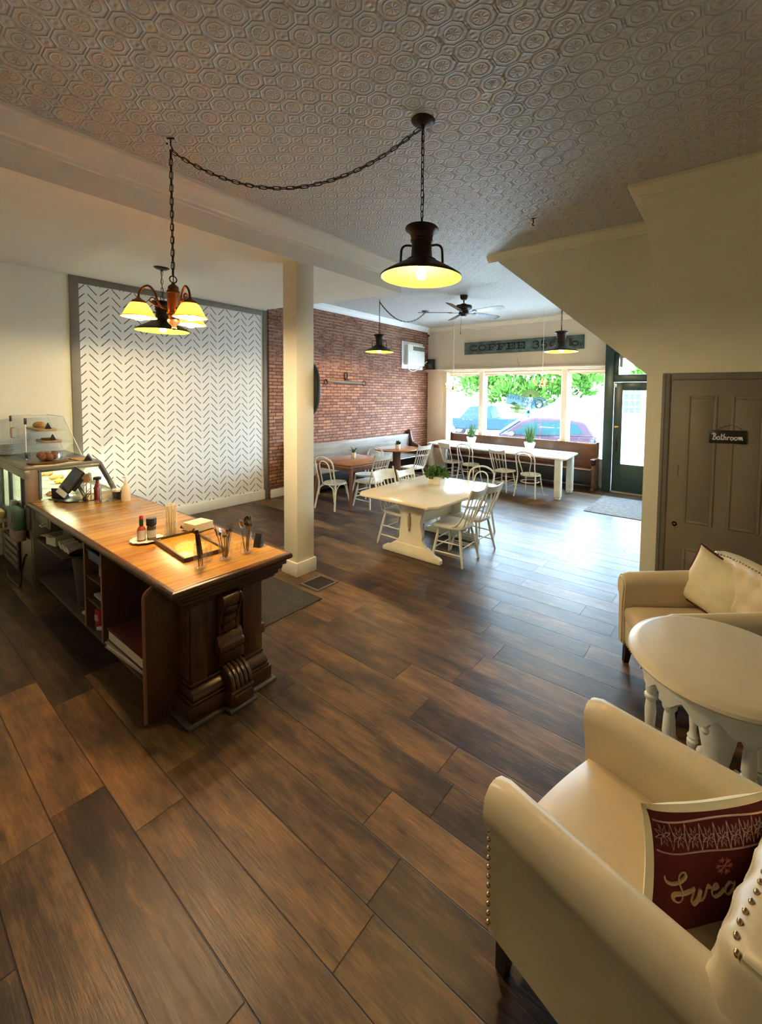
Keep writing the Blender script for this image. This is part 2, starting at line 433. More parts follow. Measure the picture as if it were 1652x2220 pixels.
def crown(name, pts, mat, label, h=.12, d=.11, zt=None):
    """crown moulding along pts [(x,y)], outward side given by the left normal"""
    prof = [(0, -h), (.16, -h), (.2, -.86 * h), (.34, -.8 * h), (.62, -.42 * h), (.78, -.3 * h), (.86, -.28 * h), (1, -.14 * h), (1, .03), (0, .03)]
    P = [Vector((p[0], p[1], 0)) for p in pts]; nrm = []
    for i in range(len(P) - 1):
        t = (P[i + 1] - P[i]).normalized(); nrm.append(Vector((-t.y, t.x, 0)))
    b = B(); rows = []
    for i, p in enumerate(P):
        if i == 0: n = nrm[0]
        elif i == len(P) - 1: n = nrm[-1]
        else: n = nrm[i - 1] + nrm[i]; n = n / max(.3, n.length_squared / 2)
        z0 = zt if zt is not None else ceilz(p.x, p.y)
        rows.append([p + n * (u * d) + Vector((0, 0, z0 + w)) for u, w in prof])
    vs = [v for r in rows for v in r]; k = len(prof)
    fs = [(i * k + q, i * k + (q + 1) % k, (i + 1) * k + (q + 1) % k, (i + 1) * k + q) for i in range(len(P) - 1) for q in range(k)]
    fs += [tuple(range(k)), tuple((len(P) - 1) * k + q for q in range(k))]
    b.faces(vs, fs)
    return struct(b.obj(name, mat, ang=25), label, 'moulding')
crown('trim_1', [(-3.87, 4.63 - i * .6) for i in range(12)], 'white', 'stepped crown moulding along the edge of the lowered ceiling', h=.19, d=.12)
crown('trim_2', [(XB, 10.0 - i * .6) for i in range(10)][::1], 'sill', 'bright white crown moulding above the brick wall', h=.13, d=.10)

b = B(); b.prism([(YW, 3.85), (YW - .02, 3.85), (YW - .04, 3.88), (YW - .09, 3.93), (YW - .10, 3.975), (YW, 3.975)], 'yz', XB, -1.0)
struct(b.obj('trim_3', 'beige', ang=20), 'beige crown moulding above the front windows', 'moulding')

b = B(); b.box(-7.5, XL, -2.6, 1.86, 0, 4.1)
struct(b.obj('wall_left', 'cream'), 'plain cream wall behind the pastry case', 'wall')
b = B(); b.box(-7.5, XL, 1.86, 4.76, 0, 4.1)
struct(b.obj('wall_left', 'chevron'), 'white accent wall with dashed grey chevron pattern', 'wall')
b = B(); b.box(-7.5, XB, 4.76, 10.15, 0, 4.1)
struct(b.obj('wall_left', 'brick'), 'red brick wall behind the long bench', 'wall')
b = B(); b.box(XL, XL + .022, 1.80, 1.90, 0, 3.60, .004); b.box(XL, XL + .022, 4.66, 4.76, 0, 3.60, .004); b.box(XL, XL + .022, 1.90, 4.66, 3.50, 3.605, .004)
struct(b.obj('trim_4', 'taupetrim'), 'grey brown board framing the chevron wall', 'trim')
b = B(); b.box(XL, XL + .03, 1.9, 4.67, 0, .175, .006)
struct(b.obj('baseboard_left', 'trimwhite'), 'wide cream baseboard under the chevron wall', 'baseboard')
b = B(); b.box(XB, XB + .03, 4.77, 9.9, 0, .165, .006)
struct(b.obj('baseboard_left', 'trimwhite'), 'cream baseboard under the brick wall', 'baseboard')
b = B(); b.box(XL, XL + .02, -2.5, 1.8, 0, .15, .005)
struct(b.obj('baseboard_left', 'trimwhite'), 'cream baseboard behind the pastry case', 'baseboard')

# square post below the beam
b = B(); b.box(-4.125, -3.885, 2.885, 3.115, 0, 3.5, .004)
o = struct(b.obj('post', 'cream'), 'square cream post holding the lowered ceiling', 'post')
b = B()
for x0, x1, y0, y1 in ((-4.145, -3.865, 2.863, 2.885), (-4.145, -3.865, 3.115, 3.137), (-4.145, -4.125, 2.885, 3.115), (-3.885, -3.865, 2.885, 3.115)):
    b.box(x0, x1, y0, y1, 0, .155, .004)
b.obj('baseboard', 'trimwhite', o)

# front wall with three shop windows
b = B(); Y2 = 10.1
b.box(-7.5, -6.54, YW, Y2, 0, 4.1); b.box(-6.54, -2.0, YW, Y2, 2.70, 4.1); b.box(-6.54, -2.29, YW, Y2, 0, .66)
b.box(-5.55, -5.43, YW, Y2, .66, 2.70); b.box(-3.32, -3.20, YW, Y2, .66, 2.70); b.box(-2.35, -2.29, YW, Y2, .66, 2.70)
b.box(-2.0, -.4, YW, Y2, 2.9, 4.1); b.box(-1.2, 2.6, YW, Y2, 0, 2.9)
struct(b.obj('wall_front', 'beige'), 'peach beige front wall around the shop windows', 'wall')
for k, (x0, x1, lab) in enumerate(((-6.54, -5.55, 'narrow left shop window with pale handwriting on the glass'), (-5.43, -3.32, 'wide middle shop window carrying the round logo'), (-3.20, -2.35, 'right shop window beside the green door'))):
    b = B()
    for u in ((x0, x0 + .05, .66, 2.70), (x1 - .05, x1, .66, 2.70), (x0 + .05, x1 - .05, .66, .72), (x0 + .05, x1 - .05, 2.64, 2.70)):
        b.box(u[0], u[1], 9.99, 10.06, u[2], u[3], .006)
    w = struct(b.obj('window_%d' % (k + 1), 'sill'), lab, 'window')
    b = B(); b.box(x0 + .05, x1 - .05, 10.02, 10.028, .72, 2.64); b.obj('pane', 'pane', w)
    t = thing('roller_shade', ['rolled up window shade over the narrow left window', 'rolled up sagging window shade over the wide middle window', 'rolled up window shade over the right window'][k], 'shade', ((x0 + x1) / 2, 9.955, 2.655), group=None)
    w2 = (x1 - x0) / 2 - .03
    b = B(); b.tube([(-w2, 0, 0), (w2, 0, 0)], .030, 12); b.obj('roll', 'beige', t)
    b = B(); b.prism([(-w2, .0)] + [(lerp(-w2, w2, i / 10), -.075 - .02 * math.sin(i * 1.3 + k)) for i in range(11)] + [(w2, .0)], 'xz', .02, .024); b.obj('cloth', 'beige', t)
    for sgn in (-1, 1):
        b = B(); b.box(sgn * (w2 + .012) - .010, sgn * (w2 + .012) + .010, -.03, .03, -.03, .035, .006); b.obj('bracket', 'whiteplastic', t)
b = B(); b.box(-6.58, -2.29, 9.84, 9.99, .625, .662, .008); b.box(-6.58, -2.29, 9.875, 9.9, .55, .625, .006)
struct(b.obj('trim_5', 'sill'), 'white window sill behind the window pew', 'window sill')
b = B(); b.box(-6.56, -2.29, 9.885, 9.9, .17, .55); b.box(-6.56, -2.29, 9.87, 9.9, 0, .17, .006)
struct(b.obj('baseboard_front', 'sill'), 'white panelling and baseboard under the shop windows', 'baseboard')
b = B(); b.box(XB, -2.29, 9.74, 9.90, 2.725, 2.765, .01); b.box(XB, -2.29, 9.83, 9.90, 2.69, 2.725, .008)
struct(b.obj('trim_6', 'beige'), 'narrow beige ledge running above the shop windows', 'ledge')
b = B(); b.box(-7.22, -6.60, 9.865, 9.9, .05, 2.69, .004)
b.box(-7.13, -6.69, 9.853, 9.866, .95, 2.55, .010); b.box(-7.13, -6.69, 9.853, 9.866, .2, .85, .010)
b.box(-6.62, -6.55, 9.85, 9.9, 0, 2.69, .006)
struct(b.obj('trim_7', 'beige'), 'beige wood panel in the corner between brick wall and windows', 'panel')

# entry door
b = B()
b.box(-2.29, -2.11, 9.60, 9.99, 0, 3.5, .008); b.box(-2.11, -1.1, 9.62, 9.9, 2.375, 2.53, .008); b.box(-1.19, -1.05, 9.6, 9.95, 0, 3.5, .008); b.box(-2.11, -1.1, 9.6, 9.9, 3.0, 3.5, .008)
b.box(-2.11, -2.02, 9.64, 9.72, 2.53, 3.0, .005); b.box(-1.28, -1.19, 9.64, 9.72, 2.53, 3.0, .005)
struct(b.obj('trim_8', 'green'), 'dark green frame around the glazed entry door', 'door frame')
b = B(); b.box(-2.02, -1.28, 9.68, 9.686, 2.53, 3.0); o = b.obj('window_4', 'pane'); struct(o, 'clear transom pane above the green entry door', 'window')
b = B(); D0, D1, DY = -2.10, -1.20, 9.66
b.box(D0, -1.93, DY, DY + .05, .03, 2.365, .004); b.box(-1.37, D1, DY, DY + .05, .03, 2.365, .004)
b.box(-1.93, -1.37, DY, DY + .05, 2.195, 2.365, .004); b.box(-1.93, -1.37, DY, DY + .05, .03, .62, .004)
b.box(-1.90, -1.40, DY - .006, DY + .02, .24, .42, .006)
for z in (.245, .41): b.box(-1.92, -1.38, DY - .014, DY, z, z + .022, .006)
d1 = struct(b.obj('door_1', 'green'), 'dark green entry door with a tall glass pane', 'door')
b = B(); b.box(-1.93, -1.37, DY + .02, DY + .026, .62, 2.195); b.obj('pane', 'pane', d1)
b = B(); b.prism([(-2.045, .86), (-2.005, .86), (-1.995, .98), (-2.005, 1.16), (-2.025, 1.20), (-2.045, 1.16), (-2.055, .98)], 'xz', DY - .012, DY, .004)
b.tube(spline([(-2.025, DY - .01, .93), (-2.025, DY - .05, .95), (-2.025, DY - .06, 1.01), (-2.025, DY - .01, 1.06)]), .008, 8); b.ball((-2.02, DY - .018, 1.13), .014)
b.obj('handle', 'blackmetal', d1)
b = B(); b.box(-2.075, -1.985, DY - .02, DY, 1.39, 1.43, .004); b.obj('door_bolt', 'brass', d1)
b = B(); b.box(D0 - .03, D0 + .05, DY - .03, DY, 2.26, 2.34, .006); b.obj('sensor', 'whiteplastic', d1)
b = B(); b.box(-2.11, -1.19, 9.56, 9.66, 0, .035, .01); b.box(-2.06, -1.45, 9.54, 9.562, 0, .022, .006)
struct(b.obj('trim_9', 'steel'), 'metal threshold strip under the green entry door', 'threshold')

# stair block with slanted underside, bulkhead, bathroom door
YS = 5.21
b = B(); b.prism([(-2.815, 3.978), (-.798, 2.305), (-.798, 0), (2.5, 0), (2.5, 4.0)], 'xz', YS, 6.3)
struct(b.obj('wall_right', 'stairpaint'), 'cream stair wall with a steep slanted edge above the bathroom door', 'wall')
b = B(); b.prism([(YS, 3.07), (4.297, 3.86), (4.297, 3.99), (YS + .02, 3.99), (YS + .02, 3.07)], 'yz', -.748, 2.5)
struct(b.obj('wall_right', 'stairpaint'), 'slanted cream bulkhead under the ceiling beside the stair wall', 'wall')

def crownx(name, x0, x1, y, mat, label, h, d):
    b = B(); b.prism([(y, 3.98), (y, 3.95 - h), (y - .2 * d, 3.95 - h), (y - .25 * d, 3.95 - .86 * h), (y - .4 * d, 3.95 - .78 * h), (y - .66 * d, 3.95 - .42 * h), (y - .8 * d, 3.95 - .3 * h), (y - d, 3.95 - .2 * h), (y - d, 3.98)], 'yz', x0, x1)
    return struct(b.obj(name, mat, ang=20), label, 'moulding')
crownx('trim_10', -2.80, -.74, YS, 'stairpaint', 'crown moulding ending at the tip of the slanted stair wall', .10, .11)
b = B(); d = .11; h = .10; y = 4.297
pr = [(0, 3.98), (0, 3.95 - h), (.2 * d, 3.95 - h), (.25 * d, 3.95 - .86 * h), (.4 * d, 3.95 - .78 * h), (.66 * d, 3.95 - .42 * h), (.8 * d, 3.95 - .3 * h), (d, 3.95 - .2 * h), (d, 3.98)]
vs = []; path = [((2.5, y), (0, -1)), ((-.748, y), (-1, -1)), ((-.748, YS), (-1, 0))]
for (px_, py_), (nx_, ny_) in path: vs += [(px_ + nx_ * u, py_ + ny_ * u, w) for u, w in pr]
k = len(pr); fs = [(i * k + q, i * k + (q + 1) % k, (i + 1) * k + (q + 1) % k, (i + 1) * k + q) for i in range(2) for q in range(k)] + [tuple(range(k)), tuple(2 * k + q for q in range(k))]
b.faces(vs, fs); struct(b.obj('trim_11', 'stairpaint', ang=20), 'crown moulding wrapping the corner of the bulkhead', 'moulding')
b = B(); b.box(-.70, 2.6, 6.3, 10.1, 0, 4.1); struct(b.obj('wall_right', 'cream'), 'cream wall of the entrance passage behind the stairs', 'wall')
b = B(); b.box(2.4, 2.6, -2.6, 6.3, 0, 4.1); struct(b.obj('wall_right', 'cream'), 'cream side wall past the armchairs', 'wall')
b = B(); b.box(-7.6, 2.6, -2.75, -2.6, 0, 4.1); struct(b.obj('wall_back', 'cream'), 'cream back wall behind the counter', 'wall')
# bathroom door
b = B(); b.box(-.641, -.56, YS - .03, YS, 0, 2.315, .012); b.box(.36, .44, YS - .03, YS, 0, 2.315, .012); b.box(-.56, .36, YS - .03, YS, 2.241, 2.315, .012)
b.box(-.628, -.606, YS - .038, YS - .028, 0, 2.30, .004)
struct(b.obj('trim_12', 'taupetrim'), 'taupe casing around the bathroom door', 'door frame')
b = B(); y0 = YS - .012
b.box(-.553, .353, y0, YS + .02, .01, 2.236, .003)
d2 = struct(b.obj('door_2', 'taupe'), 'taupe panelled bathroom door', 'door')
for x0, x1, z0, z1 in ((-.40, -.135, .72, 2.075), (-.02, .25, .72, 2.075), (-.39, .25, .12, .45)):
    b = B(); w = .03
    for u in ((x0, x0 + w, z0, z1), (x1 - w, x1, z0, z1), (x0 + w, x1 - w, z0, z0 + w), (x0 + w, x1 - w, z1 - w, z1)):
        b.box(u[0], u[1], y0 - .010, y0 + .004, u[2], u[3], .006)
    b.box(x0 + w, x1 - w, y0 - .003, y0 + .004, z0 + w, z1 - w, .002)
    b.obj('panel', 'taupe', d2)
b = B(); b.lathe([(0, -.055), (.020, -.053), (.028, -.042), (.024, -.03), (.010, -.022), (.010, 0), (.026, .0)], (0, 0, 0), 16, tr=frame((-.473, y0, .69), (1, 0, 0), (0, 0, -1)) @ Matrix.Rotation(PI, 4, 'X'))
b.obj('doorknob', 'espresso', d2)
b = B(); b.box(-.482, -.464, y0 - .004, y0, .625, .66, .002); b.obj('keyhole_plate', 'taupetrim', d2)
b = B(); b.box(-.472, -.458, y0 - .006, y0, 1.20, 1.335, .003); b.obj('latch_plate', 'taupetrim', d2)
# bathroom sign
t = thing('hanging_sign', 'small black wooden sign reading Bathroom on the taupe door', 'sign', (-.04, y0 - .012, 1.665))
tr = Matrix.Rotation(R(-1.2), 4, 'Y')
b = B(); b.box(-.155, .155, -.012, 0, -.065, .065, .004, tr=tr); b.obj('board', 'black', t)
b = B(); b.tube(spline([(-.10, -.004, .062), (-.05, -.004, .10), (.02, -.004, .122), (.08, -.004, .10), (.115, -.004, .058)]), .003, 6); b.obj('cord', 'taupetrim', t)
def strokes(b, glyphs, width, mapf, per=7, flat=.35, up=None):
    for g in glyphs:
        b.tube([mapf(p) for p in spline([(q[0], q[1], 0) for q in g], per)], width, 6, flat=flat, up=up)
GB = [[(.02, .78), (.1, .95), (.28, .96), (.42, .82), (.30, .60), (.16, .54), (.34, .52), (.46, .30), (.34, .06), (.12, .02), (.0, .12)], [(.22, .9), (.18, .5), (.12, .05)]]
GA = [[(.36, .44), (.2, .5), (.04, .3), (.06, .06), (.2, .03), (.34, .2), (.38, .46), (.36, .12), (.48, .06)]]
GT = [[(.14, .92), (.12, .5), (.12, .12), (.2, .03), (.32, .12)], [(.0, .6), (.15, .62), (.30, .64)]]
GH = [[(.14, .96), (.09, .7), (.07, .35), (.06, .02)], [(.06, .22), (.15, .42), (.26, .46), (.30, .3), (.29, .08), (.42, .1)]]
GR = [[(.06, .48), (.07, .25), (.06, .02)], [(.06, .22), (.13, .42), (.24, .48), (.30, .42)]]
GO = [[(.26, .46), (.08, .42), (.02, .2), (.12, .03), (.28, .08), (.34, .3), (.26, .46), (.36, .36), (.46, .40)]]
GM = [[(.0, .4), (.08, .48), (.06, .04), (.12, .36), (.24, .48), (.26, .05), (.32, .36), (.44, .48), (.46, .08), (.58, .12)]]
b = B(); xx = 0
for G, w in ((GB, .54), (GA, .46), (GT, .34), (GH, .44), (GR, .38), (GO, .46), (GO, .46), (GM, .6)):
    strokes(b, G, .0046, lambda p: tr @ V(-.128 + (xx + p[0]) * .0695, -.0135, -.033 + p[1] * .068), 4, flat=.4, up=(0, 1, 0)); xx += w
b.obj('lettering', 'whiteplastic', t)

# carved sign above the windows
t = thing('wooden_sign', 'long dark green carved sign reading coffee 35 cents', 'sign', (-4.415, 9.895, 3.305))
b = B(); b.box(-1.59, 1.59, -.035, 0, -.163, .163, .010); b.obj('board', plain('weathered green sign paint', (.075, .110, .085), .55, var=.5, scale=6), t)
b = B(); sy = -.036
def barx(x0, x1, z0, z1): b.box(x0, x1, sy - .006, sy + .002, z0, z1)
def arc(cx, cz, rx, rz, a0, a1, w=.018, n=14):
    b.tube([(cx + rx * math.cos(R(lerp(a0, a1, i / n))), sy, cz + rz * math.sin(R(lerp(a0, a1, i / n)))) for i in range(n + 1)], w, 6, flat=.35, up=(0, 1, 0))
def slab(x, w, kind):
    H = .085
    if kind in 'FE':
        barx(x + .05, x + .095, -H, H); barx(x, x + w, H - .03, H); barx(x, x + .15 if kind == 'F' else x + w, -H, -H + .03)
        barx(x + .09, x + w * .72, -.014, .014); barx(x + w - .03, x + w, H - .075, H); barx(x + w * .66, x + w * .74, -.04, .04)
        if kind == 'E': barx(x + w - .03, x + w, -H, -H + .075)
    elif kind == 'O': arc(x + w / 2, 0, w / 2 - .02, H - .018, 0, 360, .020, 22); arc(x + w / 2, 0, w / 2 - .034, H - .02, 0, 360, .012, 22)
    elif kind == 'C': arc(x + w / 2, 0, w / 2 - .02, H - .018, 42, 318, .020, 20); barx(x + w - .045, x + w - .015, .02, H); barx(x + w - .045, x + w - .015, -H, -.03)
    elif kind == '3': arc(x + w / 2, .040, w / 2 - .03, .042, 170, -80, .017); arc(x + w / 2, -.040, w / 2 - .02, .046, 80, -170, .017)
    elif kind == '5': barx(x + .03, x + w - .03, H - .028, H); barx(x + .03, x + .065, 0, H); arc(x + w / 2 - .01, -.03, w / 2 - .03, .052, 130, -160, .018)
    elif kind == 'c': arc(x + w / 2, -.01, w / 2 - .03, .058, 45, 315, .017); barx(x + w / 2 - .008, x + w / 2 + .012, -.1, .085)
    elif kind == 'l': barx(x + .03, x + .06, -H, H); barx(x, x + .09, -H, -H + .025); barx(x, x + .05, H - .025, H)
    elif kind == 'b': barx(x + .02, x + .055, -H, H); barx(x - .01, x + .04, H - .025, H); arc(x + w / 2 + .03, -.03, w / 2 - .04, .05, 0, 360, .016)
    elif kind == '.': barx(x, x + .075, -H + .02, -H + .048)
xx = -1.43
for ch in 'COFFEE':
    b = B(); slab(xx, .245, ch); xx += .27; b.obj('letter', 'black', t)
xx = .335
for ch, w in (('3', .20), ('5', .20), ('c', .19), ('l', .12), ('b', .22), ('.', .08)):
    b = B(); slab(xx, w, ch); xx += w + (.16 if ch == 'c' else .015); b.obj('letter', 'black', t)

# logo decal on the outside of the middle pane, read from the street
def vinyl(nm, c):
    n = N(nm); a = n.new('BsdfTransparent'); n.put(a.inputs[0], tuple(.55 + .45 * q for q in c)); d = n.new('BsdfDiffuse'); n.put(d.inputs[0], c)
    mx = n.new('MixShader'); mx.inputs[0].default_value = .80; n.link(a.outputs[0], mx.inputs[1]); n.link(d.outputs[0], mx.inputs[2]); n.link(mx.outputs[0], n.out.inputs[0]); return n.m
t = thing('window_decal', 'round and banner shaped shop logo stuck to the middle window', 'decal', (-4.25, 10.031, 1.90))
n = lambda nm, c: plain(nm, c, .6, var=.03)
cb, cd, cg, cgd = vinyl('decal pale blue', (.35, .62, .70)), n('decal dark blue', (.03, .10, .17)), vinyl('decal pale green', (.42, .56, .22)), n('decal dark green', (.05, .13, .06))
rotb = Matrix.Rotation(R(11), 4, 'Y')      # banner tilts
b = B(); b.prism([(-.56, -.14), (.26, -.13), (.26, .13), (-.56, .10)], 'xz', 0, .0015, tr=rotb); b.lathe([(0, .0), (.225, 0), (.225, .0015)], (0, 0, 0), 28, tr=Matrix.Translation((.34, .0, -.09)) @ Matrix.Rotation(-PI / 2, 4, 'X')); b.prism([(-.02, -.16), (.14, -.16), (.16, -.30), (.06, -.37), (-.04, -.30)], 'xz', 0, .0015); b.obj('banner', cb, t)
b = B(); b.prism([(.26 * math.cos(R(a)) + .10, .26 * math.sin(R(a)) + .07) for a in range(10, 171, 10)], 'xz', .0016, .0026); b.obj('crest', cg, t)
b = B(); b.prism([(-.58, -.03), (-.44, -.17), (.0, -.20), (.0, -.08)], 'xz', .0016, .0026); b.prism([(-.46, -.13), (-.02, -.17), (-.06, -.33), (-.22, -.29), (-.42, -.28)], 'xz', .0016, .0026); b.obj('lower_ribbon', cg, t)
back = lambda x, z, rx=0, ya=-.002: Matrix.Translation((x, ya, z)) @ Matrix.Rotation(R(rx), 4, 'Y') @ frame((0, 0, 0), (-1, 0, 0), (0, 0, 1))
b = B()
text_mesh(b, 'RIVER', back(-.375, .115, 11), .165, .95, .001); text_mesh(b, 'RASSE', back(.055, .01, 11), .165, .95, .001); text_mesh(b, 'G', back(.34, -.06, 11), .34, .9, .001)
for rr_, w_ in ((.21, .006), (.185, .003)): b.tube([(.34 + rr_ * math.cos(2 * PI * i / 30), -.001, -.09 + rr_ * math.sin(2 * PI * i / 30)) for i in range(30)], w_, 4, closed=True, flat=.2, up=(0, 1, 0))
for z_ in (.135, -.145): b.tube([rotb @ V(-.56, -.001, z_ * (.8 if z_ > 0 else 1)), rotb @ V(.2, -.001, z_)], .005, 4, flat=.2, up=(0, 1, 0))
for s_ in (-1, 1): b.prism([(.06 + s_ * .0, -.2), (.06 + s_ * .035, -.235), (.06 + s_ * .035, -.29), (.06, -.29)], 'xz', -.002, -.001)
b.ball((.06, .002, -.37), .022, (1, .1, 1)); b.ball((.46, .002, .05), .026, (1, .1, 1)); b.ball((-.27, .002, .21), .022, (1, .1, 1))
b.obj('lettering', cd, t)
b = B(); text_mesh(b, 'GRIND', back(-.28, -.175), .105, 1.15, .001)
for rr_, w_ in ((.25, .006), (.17, .005)): b.tube([(.10 + rr_ * math.cos(R(a)), -.001, .07 + rr_ * math.sin(R(a))) for a in range(10, 171, 8)], w_, 4, flat=.2, up=(0, 1, 0))
for i in range(22):
    a = R(22 + i * 6.2); b.box(.10 + .21 * math.cos(a) - .006, .10 + .21 * math.cos(a) + .006, -.001, -.0005, .07 + .21 * math.sin(a) - .013, .07 + .21 * math.sin(a) + .013)
b.ball((.10, -.001, .16), .04, (1, .05, 1)); b.prism([(-.44, -.05), (-.34, .0), (-.24, -.06), (-.34, -.075)], 'xz', -.002, -.001)
b.obj('crest_lettering', cgd, t)
# faint handwriting on the left pane (not legible in the photo)
t = thing('window_writing', 'faint rows of pale handwriting on the narrow left window', 'writing', (0, 0, 0)); fp = n('faint window paint', (.45, .58, .66))
for i, z in enumerate((1.80, 1.66, 1.52, 1.38)):
    x = -6.30; b = B()
    while x < -5.68 - .08 * (i % 2):
        w = random.uniform(.03, .05); b.tube([(x + w * k / 4, 10.032, z + (.035 if k % 2 else -.02) * random.uniform(.5, 1)) for k in range(5)], .005, 4, flat=.2, up=(0, 1, 0)); x += w + random.choice((.015, .015, .05))
    b.obj('writing_line', fp, t)
# outlet and cord above the windows
t = thing('wall_outlet', 'small outlet with a hanging cord under the carved green sign', 'outlet', (-4.436, 9.895, 3.02))
b = B(); b.box(-.035, .035, -.012, 0, -.055, .055, .004); b.obj('cover_plate', 'beige', t)
b = B(); b.tube(spline([(-.01, -.012, -.02), (-.02, -.03, -.1), (.03, -.03, -.16), (.02, -.012, -.25)]), .004, 6); b.obj('cord', 'taupetrim', t)

# air conditioner, speaker, camera, yoke, oval plaque
t = thing('air_conditioner', 'white air conditioner set in a square panel on the brick wall', 'air conditioner', (XB, 9.15, 3.11))
b = B(); b.box(0, .03, -.46, .46, -.365, .365, .006); b.obj('mounting_panel', 'sill', t)
b = B(); b.box(.03, .16, -.375, .375, -.27, .28, .015); b.obj('housing', 'whiteplastic', t)
b = B()
for i in range(17): b.box(.16, .168, -.36, .36, -.25 + i * .020, -.238 + i * .020)
b.obj('grille', 'sill', t)
b = B(); b.box(.158, .166, -.15, .36, .13, .24, .004); b.obj('vent_opening', 'taupetrim', t)
for i in range(6):
    b = B(); b.box(.166, .172, -.14 + i * .083, -.075 + i * .083, .14, .23, .003); b.obj('louver', 'steel', t)
b = B(); b.tube(spline([(.05, -.25, -.27), (.06, -.2, -.38), (.06, 0, -.42), (.06, .25, -.34), (.06, .4, -.24), (.12, .55, -.12)]), .012, 8); b.obj('power_cord', 'whiteplastic', t)
t = thing('speaker', 'small black loudspeaker on the ledge beside the air conditioner', 'speaker', (-7.05, 9.80, 2.766))
b = B(); b.prism([(-.11, -.08), (.11, -.08), (.09, .06), (-.09, .06)], 'xy', 0, .29, .012); b.obj('cabinet', 'black', t)
b = B(); b.lathe([(.0, .0), (.03, .004), (.06, .012), (.068, .006)], tr=Matrix.Translation((0, -.08, .1)) @ Matrix.Rotation(PI / 2, 4, 'X'), seg=18); b.obj('cone', 'darksteel', t)
t = thing('security_camera', 'tiny dome camera under the crown in the front corner', 'camera', (-7.19, 9.84, 3.79))
b = B(); b.tube([(-.06, .06, .03), (0, 0, .03), (0, 0, -.03)], .03, 12); b.obj('base', 'whiteplastic', t)
b = B(); b.ball((0, -.01, -.05), .035); b.obj('lens_ball', 'black', t)
t = thing('singletree', 'weathered wooden harness bar with an iron ring hung on the brick wall', 'harness bar', (XB + .03, 6.70, 2.31))
b = B(); b.tube([(0, -.56, .012), (0, -.4, .008), (0, 0, .0), (0, .4, -.01), (0, .56, -.012)], [.022, .030, .040, .030, .022], 12); b.obj('bar', wood('old harness wood', (.09, .06, .04), (.22, .16, .11), 'y', .6), t)
b = B(); b.tube([(0, .045 * math.cos(a) + .0, .145 + .075 * math.sin(a)) for a in [2 * PI * i / 18 for i in range(18)]], .012, 8, closed=True); b.tube([(.02, -.05, .05), (.03, 0, .075), (.02, .05, .05)], .014, 8); b.obj('ring', 'blackmetal', t)
for s_ in (-1, 1):
    b = B(); b.tube([(0, s_ * .58 + .05 * math.cos(a), -.01 + .055 * math.sin(a)) for a in [2 * PI * i / 16 for i in range(16)]], .010, 8, closed=True); b.obj('hook', 'blackmetal', t)
b = B(); b.lathe([(0, 0), (.98, 0), (1, .03), (.96, .055), (.9, .05), (0, .05)], seg=40, sx=.205, sy=.335, tr=Matrix.Translation((-4.03, 3.118, 2.10)) @ Matrix.Rotation(-PI / 2, 4, 'X'))
tag(b.obj('oval_plaque', 'black'), 'black oval plaque fixed to the far face of the square post', 'plaque')
# ------------------------------------------------------------------ lamps
def chain_links(b, path, ll=.056, w=.011, r=.0032):
    P = [Vector(p) for p in path]; d = [0]
    for i in range(1, len(P)): d.append(d[-1] + (P[i] - P[i - 1]).length)
    def at(s):
        for i in range(1, len(P)):
            if s <= d[i] or i == len(P) - 1:
                t = (s - d[i - 1]) / max(1e-9, d[i] - d[i - 1]); return P[i - 1].lerp(P[i], t)
    n_ = max(1, int(d[-1] / (ll * .8)))
    for k in range(n_):
        c = at((k + .5) / n_ * d[-1]); t = (at((k + .6) / n_ * d[-1]) - at((k + .4) / n_ * d[-1])).normalized()
        side = t.orthogonal().normalized() if abs(t.z) > .95 else t.cross(Vector((0, 0, 1))).normalized()
        oth = t.cross(side)
        s_ = side if k % 2 else oth
        h = ll / 2 - w
        b.tube([c + t * (h * (1 if math.cos(a) > 0 else -1) + w * math.cos(a)) + s_ * (w * math.sin(a)) for a in [2 * PI * (i + .5) / 10 for i in range(10)]], r, 5, closed=True)
def sag(a, c, drop, n=14):
    a, c = Vector(a), Vector(c)
    return [a.lerp(c, i / n) - Vector((0, 0, drop * 4 * (i / n) * (1 - i / n))) for i in range(n + 1)]

def pendant(label, loc, grp='barn pendant lamps'):
    t = thing('pendant_lamp', label, 'lamp', loc, R(30), grp)
    b = B(); b.lathe([(.285, 0), (.29, .004), (.288, .012), (.262, .030), (.215, .058), (.165, .086), (.120, .110), (.105, .118), (.105, .126), (.086, .134), (.075, .146), (.071, .20), (.070, .245), (.078, .25), (.080, .262), (.074, .268), (.082, .30), (.100, .322), (.116, .332), (.118, .342), (.110, .352), (.06, .362), (.012, .368), (0, .368)], seg=40); b.obj('shade', 'blackmetal', t, ang=50)
    b = B(); b.lathe([(.284, .001), (.258, .026), (.211, .054), (.161, .082), (.117, .106), (.07, .120), (.04, .124), (0, .124)], seg=40); b.obj('shade_lining', 'enamel', t, ang=60)
    for s_ in (-1, 1):
        b = B(); b.tube(spline([(s_ * .068, 0, .226), (s_ * .115, 0, .228), (s_ * .142, 0, .205), (s_ * .148, 0, .15), (s_ * .150, 0, .088)], 5), .0085, 8); b.obj('handle', 'bronze', t)
    b = B(); b.tube([(0, .028 * math.cos(a), .39 + .028 * math.sin(a)) for a in [2 * PI * i / 18 for i in range(18)]], .005, 6, closed=True); b.obj('ring', 'blackmetal', t)
    b = B(); b.lathe([(0, -.012), (.022, -.006), (.034, .012), (.036, .028), (.028, .05), (.018, .07), (.016, .10)], seg=16); b.obj('bulb', 'bulb', t)
    b = B(); b.tube([(0, 0, .075), (0, 0, .124)], .024, 12); b.obj('socket', 'offwhite', t)
    return t
P1 = Vector((-1.84, 2.42, 2.876)); C1z = ceilz(-1.84, 2.42)
